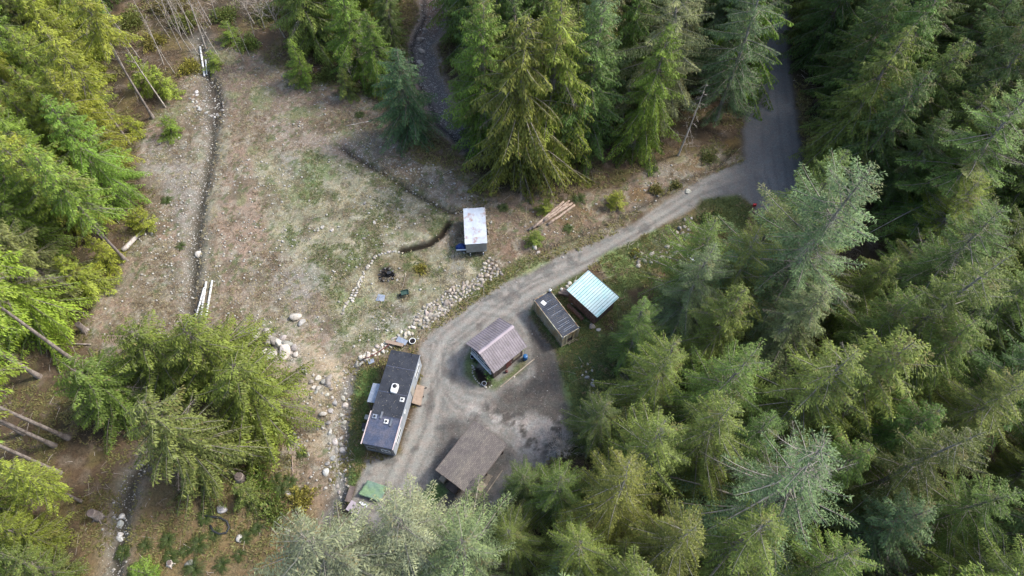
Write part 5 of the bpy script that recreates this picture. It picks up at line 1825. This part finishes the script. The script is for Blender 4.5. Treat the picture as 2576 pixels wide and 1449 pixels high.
pallet(*on(sh, SL/2-2.9, SW/2+.05, .1), sh.rotation_euler[2]+.1, 'grey pallet tilted against the middle of the shelter, farther up the side', tilt=.7)
o = MB().box(0, 0, .4, 1.0, .75, .05).box(-.42, -.3, .2, .06, .06, .4).box(.42, -.3, .2, .06, .06, .4).box(-.42, .3, .2, .06, .06, .4).box(.42, .3, .2, .06, .06, .4).build('work_table', WOODL, None, loc=on(sh, SL/2-1.85, SW/2+.05, .1))
o.rotation_euler[2] = sh.rotation_euler[2]
tag(o, 'pale board table sticking out between the two pallets at the shelter', 'table')
e = empty('storage_chest', on(sh, SL/2+.05, -.1, 0), sh.rotation_euler[2])
tag(e, 'grey brown storage chest at the near left side of the shelter', 'chest')
MB().box(0, 0, .42, .8, 1.2, .84).build('body', WOODD, e)
MB().box(0, 0, .87, .9, 1.3, .06).build('lid', WOODD, e)
e = empty('storage_crate', on(sh, SL/2-.05, -1.55, 0), sh.rotation_euler[2])
tag(e, 'pale wooden crate at the left corner under the shelter eave', 'crate')
MB().box(0, 0, .35, .6, .6, .7).build('body', WOODL, e)
MB().box(0, 0, .72, .66, .66, .04).build('lid', WOODL, e)
o = MB().bar((-2.0, 0, .1), (1.6, .1, .1), .1, .08).build('loose_board', WOODL, None, loc=on(sh, .6, SW/2+.75, 0))
o.rotation_euler[2] = sh.rotation_euler[2]
tag(o, 'long grey board on the ground along the right side of the shelter', 'board')
# logs stored inside
for k, (lx, lz) in enumerate(((-1.4, .25), (-.9, .25), (-1.15, .62))):
    o = MB().tube([(-1.4, 0, 0), (0, .02, .01), (1.4, 0, 0)], [.22, .2, .18], 12).build('stored_log', LOGM, None, True, loc=on(sh, 0, lx, lz))
    o.rotation_euler[2] = sh.rotation_euler[2]
    tag(o, 'log stored in the dark under the shelter roof', 'log', 'logs under the shelter')

# ------------------------------------------------------------------ white cargo box
bx0, by0 = -4.78, 51.19
cbx = empty('cargo_box', (bx0, by0, hz(bx0, by0)), math.radians(-85.8))
tag(cbx, 'white roofed cargo box on wheels with rust stains and grey ribbed end', 'trailer')
MB().box(0, 0, 1.5, 5.5, 2.7, 2.0).build('body', SIDING, cbx)
mb = MB()
for k in range(15):
    mb.box(2.765, 0, .6+k*.13, .04, 2.66, .085)
mb.build('ribbed_end', SIDING, cbx)
def stained():
    m = mat('stained_white_roof', S(196, 206, 216), .5, .4, nscale=6, namt=.12, col2=S(180, 190, 202), n2=.9)
    nt = m.node_tree
    tc = nt.nodes.new('ShaderNodeTexCoord')
    n = nt.nodes.new('ShaderNodeTexNoise')
    n.inputs['Scale'].default_value = 1.1
    n.inputs['Detail'].default_value = 8
    n.inputs['Roughness'].default_value = .7
    nt.links.new(tc.outputs['Object'], n.inputs['Vector'])
    cr = nt.nodes.new('ShaderNodeValToRGB')
    cr.color_ramp.elements[0].position = .5
    cr.color_ramp.elements[0].color = (0, 0, 0, 1)
    cr.color_ramp.elements[1].position = .64
    cr.color_ramp.elements[1].color = (.85, .85, .85, 1)
    nt.links.new(n.outputs[0], cr.inputs[0])
    mx = nt.nodes.new('ShaderNodeMix')
    mx.data_type = 'RGBA'
    b = nt.nodes['Principled BSDF']
    src = b.inputs['Base Color'].links[0].from_socket
    nt.links.new(cr.outputs[0], mx.inputs[0])
    nt.links.new(src, mx.inputs[6])
    mx.inputs[7].default_value = (*S(156, 122, 110), 1)
    nt.links.new(mx.outputs[2], b.inputs['Base Color'])
    return m
MB().box(0, 0, 2.53, 5.66, 2.84, .06).build('roof', stained(), cbx)
mb = MB()
for s_ in (-1, 1):
    mb.box(0, s_*1.43, 2.5, 5.66, .03, .12)
mb.build('roof_edge', SIDING, cbx)
MB().box(0, 0, .44, 5.3, 1.2, .12).build('chassis', DARK, cbx)
for s_ in (-1, 1):
    wv_ = MB().tube([(-.4, s_*1.38, .38), (-.4, s_*1.62, .38)], .4, 22).build('wheel', DARK, cbx, True)
    MB().tube([(-.4, s_*1.625, .38), (-.4, s_*1.64, .38)], .2, 14).build('rim', SIDING, wv_)
for s_ in (-.85, .85):
    MB().box(2.95, s_, .28, .12, .12, .56).build('support_jack', WHITEP, cbx)
MB().box(3.0, 0, .42, .08, 2.0, .08).build('rear_bar', DARK, cbx)
MB().box(2.8, 1.1, .75, .05, .14, .1).build('number_plate', WHITEP, cbx)
# blue tarp bundle and white tube
x, y, z = P(1160, 624)
e = empty('tarp_bundle', (x, y, z))
tag(e, 'dark blue tarp bundle at the left rear corner of the white cargo box', 'tarp')
import bmesh
bm = bmesh.new()
bmesh.ops.create_icosphere(bm, subdivisions=3, radius=.5)
for v in bm.verts:
    v.co = Vector((v.co.x*1.5, v.co.y*1.1, max(v.co.z*1.1, -.1)+.1))
    v.co *= 1+.12*math.sin(v.co.x*9)*math.cos(v.co.y*11)
me = bpy.data.meshes.new('cover')
bm.to_mesh(me)
bm.free()
me.materials.append(TARPB)
o = link(bpy.data.objects.new('cover', me))
o.parent = e
MB().tube([(-.7, -.1, .5), (.7, .0, .55)], .03, 6).build('cord', TARPB, e)
o = MB().bar((-.75, 0, 0), (.75, .05, .05), .16, .08).build('white_board', TRIM, None, loc=(x+.2, y-.62, z+.45))
tag(o, 'white board against the blue tarp bundle', 'board')

# ------------------------------------------------------------------ logs, pipes, hose, fire pit, tarp
def log(p0, p1, r0, r1, m_, name, label, cat='log', group=None, n=12, dz=None):
    x0_, y0_, z0_ = P(*p0)
    x1_, y1_, z1_ = P(*p1)
    dz = r0 if dz is None else dz
    a, b = Vector((x0_, y0_, z0_+dz)), Vector((x1_, y1_, z1_+dz))
    pts = [a.lerp(b, t)+Vector((rng.gauss(0, .02), rng.gauss(0, .02), rng.gauss(0, .01))) for t in (0, .2, .4, .6, .8, 1)]
    e = empty(name, tuple(a))
    tag(e, label, cat, group)
    pts = [p-a for p in pts]
    MB().tube(pts, [r0+(r1-r0)*t for t in (0, .2, .4, .6, .8, 1)], n).build('wood', m_, e, True)
    d = (pts[-1]-pts[0]).normalized()
    MB().tube([pts[0]-d*.012, pts[0]-d*.002], r0*.86, n).build('cut_face', WOODL, e)
    MB().tube([pts[-1]+d*.002, pts[-1]+d*.012], r1*.86, n).build('cut_face', WOODL, e)
    return e
for i, (a, b, lab, dz) in enumerate((((1330, 580), (1430, 515), 'peeled pinkish log on the upper left of the log pile', .16), ((1340, 578), (1418, 512), 'short log lying across the upper left side of the pile', .42),
                                     ((1352, 570), (1440, 512), 'peeled log in the middle of the log pile', .17), ((1378, 566), (1446, 518), 'pale log, lower right outermost of the log pile', .16),
                                     ((1368, 560), (1432, 510), 'log resting on top of the log pile', .48))):
    log(a, b, .19, .15, LOGM, 'peeled_log', lab, dz=dz)
log((311, 634), (360, 586), .34, .22, BLEACH, 'fallen_log', 'bleached fallen log with a broken end at the left of the clearing', 'log')
log((55, 860), (230, 868), .14, .08, BARK, 'fallen_log', 'dark thin fallen trunk crossing below the bare stems at the left', 'log')
log((935, 305), (870, 318), .09, .05, BLEACH, 'fallen_branch', 'pale fallen branch at the upper right rim of the clearing', 'branch')
log((735, 1148), (738, 1200), .07, .05, LOGM, 'fallen_branch', 'straight pinkish stick on the slope left of the stony bank', 'branch')
log((1415, 1320), (1505, 1330), .22, .16, mat('mossy_log', S(96, 96, 44), .9, .1, nscale=6, namt=.4), 'mossy_log', 'mossy log lying under the firs right of the shelter', 'log')
def stump(px, py, r_, h, m_, label):
    x, y, z = P(px, py)
    e = empty('tree_stump', (x, y, z-.1))
    tag(e, label, 'stump')
    mb = MB().tube([(0, 0, 0), (0, 0, .25), (.03, .02, h*.6), (.06, .03, h)], [r_*1.5, r_*1.1, r_*.95, r_*.9], 14)
    for i in range(5):
        a = i*1.3
        mb.tube([(math.cos(a)*r_*.7, math.sin(a)*r_*.7, .3), (math.cos(a)*r_*2.2, math.sin(a)*r_*2.2, .02)], [r_*.35, r_*.1], 6)
    mb.build('bole', m_, e, True)
    MB().tube([(.06, .03, h+.002), (.06, .03, h+.03)], r_*.82, 14).build('cut_top', WOODD, e)
stump(214, 832, .36, 1.9, BARK, 'tall grey stump in the brown gap at the left edge')
stump(607, 1205, .5, 1.2, BARK, 'broad dark stump at the foot of the drooping cedars')
stump(250, 1300, .45, 2.0, BARK, 'thick grey stump under the light star-shaped cedar, lower left')
stump(428, 1418, .3, .5, BLEACH, 'small pale stump among the bottom ferns')
def pipe(pts, r_, label, nseg, name='white_pipe'):
    x0_, y0_, z0_ = P(*pts[0])
    x1_, y1_, z1_ = P(*pts[1])
    a, b = Vector((x0_, y0_, z0_+.3)), Vector((x1_, y1_, z1_+.3))
    e = empty(name, tuple(a))
    tag(e, label, 'pipe')
    b = b-a
    MB().tube([(0, 0, 0), b*.5-Vector((0, 0, .05)), b], r_, 12).build('tube', WHITEP, e, True)
    for k in range(1, nseg):
        c_ = b*(k/nseg)
        d_2 = b.normalized()*.05
        MB().tube([c_-d_2, c_+d_2], r_*1.25, 12).build('coupling', SIDING, e, True)
pipe([(516, 727), (493, 808)], .13, 'long white plastic pipe, leftmost of the three beside the creek', 5)
pipe([(521, 712), (503, 823)], .13, 'long white plastic pipe in the middle of the three beside the creek', 6)
pipe([(536, 709), (517, 818)], .13, 'long white plastic pipe, rightmost of the three beside the creek', 6)
pipe([(505, 122), (516, 195)], .16, 'long white pipe carrying water at the upper end of the creek', 4)
pipe([(519, 155), (522, 192)], .12, 'short white pipe right of the long one in the upper creek', 2)
lp = []
for k in range(17):
    a = math.radians(115-k*17.5)
    lp.append((554+22*math.cos(a)+k*.2, 1320-20*math.sin(a)))
pts = [P(*q_) for q_ in [(532, 1297)]+lp[:16]]
pts = [P(*q_) for q_ in ((505, 1296), (530, 1300), (555, 1303), (572, 1312), (578, 1328), (570, 1341), (553, 1344), (537, 1336), (530, 1322))]
o = MB().tube([(a, b, c+.15) for a, b, c in pts], .11, 10).build('drain_hose', DARK, None, True)
tag(o, 'thick black corrugated hose looped on the ferny slope', 'hose')
# fire pit
x, y, z = P(973, 692)
e = empty('fire_pit', (x, y, z))
tag(e, 'blackened fire pit with charred wood inside the stone edging', 'fire pit')
mb = MB()
r = random.Random(3)
for k in range(26):
    a, b = r.uniform(0, 6.28), r.uniform(0, 1.0)
    c_ = Vector((math.cos(a)*b, math.sin(a)*b, r.uniform(.02, .35)*(1.2-b)))
    d = Vector((r.gauss(0, 1), r.gauss(0, 1), r.gauss(0, .3))).normalized()*r.uniform(.15, .5)
    mb.tube([c_-d, c_+d], r.uniform(.04, .11), 5)
mb.build('charred_wood', ASH, e)
for k in range(10):
    a = k*.63
    o = link(bpy.data.objects.new('ring_stone', ROCKS[k % 6]))
    o.parent = e
    o.location = (math.cos(a)*.95, math.sin(a)*.95, .08)
    o.scale = (.34, .3, .3)
    o.rotation_euler[2] = a
    o.color = (.14, .135, .13, 1)
MB().box(.35, .1, .34, .55, .4, .3, .3).build('burnt_box', DARK, e)
# green wheelbarrow
x, y, z = P(1020, 742)
e = empty('wheelbarrow', (x, y, z), .2)
tag(e, 'small green wheelbarrow right of the fire pit', 'wheelbarrow')
mb = MB()
mb.slab([(-.45, -.3, .55), (.45, -.3, .6), (.45, .3, .6), (-.45, .3, .55)], .05)
mb.bar((-.45, -.32, .62), (.45, -.32, .67), .04, .2).bar((-.45, .32, .62), (.45, .32, .67), .04, .2).bar((-.47, -.3, .62), (-.47, .3, .62), .04, .2).bar((.47, -.3, .67), (.47, .3, .67), .04, .2)
mb.build('tray', GREENP, e)
wv_ = MB().tube([(-.6, -.05, .2), (-.6, .05, .2)], .2, 16).build('wheel', DARK, e, True)
MB().bar((-.6, -.2, .25), (1.0, -.28, .5), .04, .04).bar((-.6, .2, .25), (1.0, .28, .5), .04, .04).build('handles', WOODL, e)
MB().box(.35, -.25, .25, .05, .05, .5).box(.35, .25, .25, .05, .05, .5).build('legs', DARK, e)
x, y, z = P(957, 750)
o = MB().slab([(-.55, -.4, .1), (.5, -.5, .1), (.6, .35, .12), (-.3, .55, .1)], .08).build('stone_slab', GALV, None, loc=(x, y, z))
tag(o, 'flat blue grey slab on the grass below the fire pit', 'slab')
# green tarp on a low frame, benches
def sheet(corners, z0_, m_, name, par=None):
    w = [Vector((*sight(a, b, z0_), z0_)) for a, b in corners]
    n = 12
    mb = MB()
    for i in range(n+1):
        for j in range(n+1):
            p = w[0].lerp(w[1], i/n).lerp(w[3].lerp(w[2], i/n), j/n)
            mb.v.append(p+Vector((0, 0, .05*math.sin(i*1.3)*math.cos(j*1.1)+rng.gauss(0, .008))))
    for i in range(n):
        for j in range(n):
            a = i*(n+1)+j
            mb.f.append([a, a+n+1, a+n+2, a+1])
    o = mb.build(name, m_, par, True)
    so = o.modifiers.new('thick', 'SOLIDIFY')
    so.thickness = .02
    return o
x, y, z = P(933, 1240)
e = empty('green_tarp', (x, y, z))
tag(e, 'faded green tarp stretched over a low frame at the lower left of the yard', 'tarp')
o = sheet([(901, 1243), (925, 1208), (977, 1225), (955, 1262)], z+.55, GREENT, 'tarp_sheet')
o.parent = e
o.matrix_parent_inverse = Matrix.Translation((-x, -y, -z))
for a, b in ((905, 1242), (926, 1212), (973, 1226), (952, 1258)):
    X_, Y_ = sight(a, b, z+.5)
    MB().box(X_-x, Y_-y, .26, .07, .07, .52).build('tarp_post', WOODD, e)
x, y, z = P(883, 1245)
e = empty('wooden_bench', (x, y, z), 1.35)
tag(e, 'grey wooden bench left of the green tarp', 'bench')
MB().box(0, 0, .46, 1.7, .62, .06).build('seat', WOODD, e)
for q_ in (-.7, .7):
    MB().box(q_, 0, .21, .08, .5, .42).build('leg', WOODD, e)
x, y, z = P(897, 1283)
e = empty('wooden_table', (x, y, z), -.5)
tag(e, 'grey mauve table top below the green tarp, half hidden by branches', 'table')
MB().box(0, 0, .7, 1.7, 1.1, .06).build('table_top', MAUVE2, e)
for a in (-.7, .7):
    for b in (-.4, .4):
        MB().box(a, b, .33, .08, .08, .66).build('leg', WOODD, e)
plank(905, 1265, 925, 1275, .3, .06, TRIM, 'white_board', 'pale board lying at the lower edge of the green tarp', 'board', .3)
x, y, z = P(1897, 518)
e = empty('red_can', (x, y, z))
tag(e, 'bright red fuel can at the edge of the gravel road bend', 'fuel can')
MB().box(0, 0, .2, .4, .25, .4).build('body', REDB, e)
MB().tube([(.1, 0, .4), (.2, 0, .52)], .035, 8).build('spout', REDB, e)
plank(1655, 700, 1672, 712, .5, .05, LOGM, 'plank', 'reddish board half hidden under the fir right of the grass', 'plank', .1)
plank(1725, 640, 1760, 668, .3, .04, TRIM, 'scrap_sheet', 'crumpled white sheet metal under the pointed fir', 'sheet', .15)
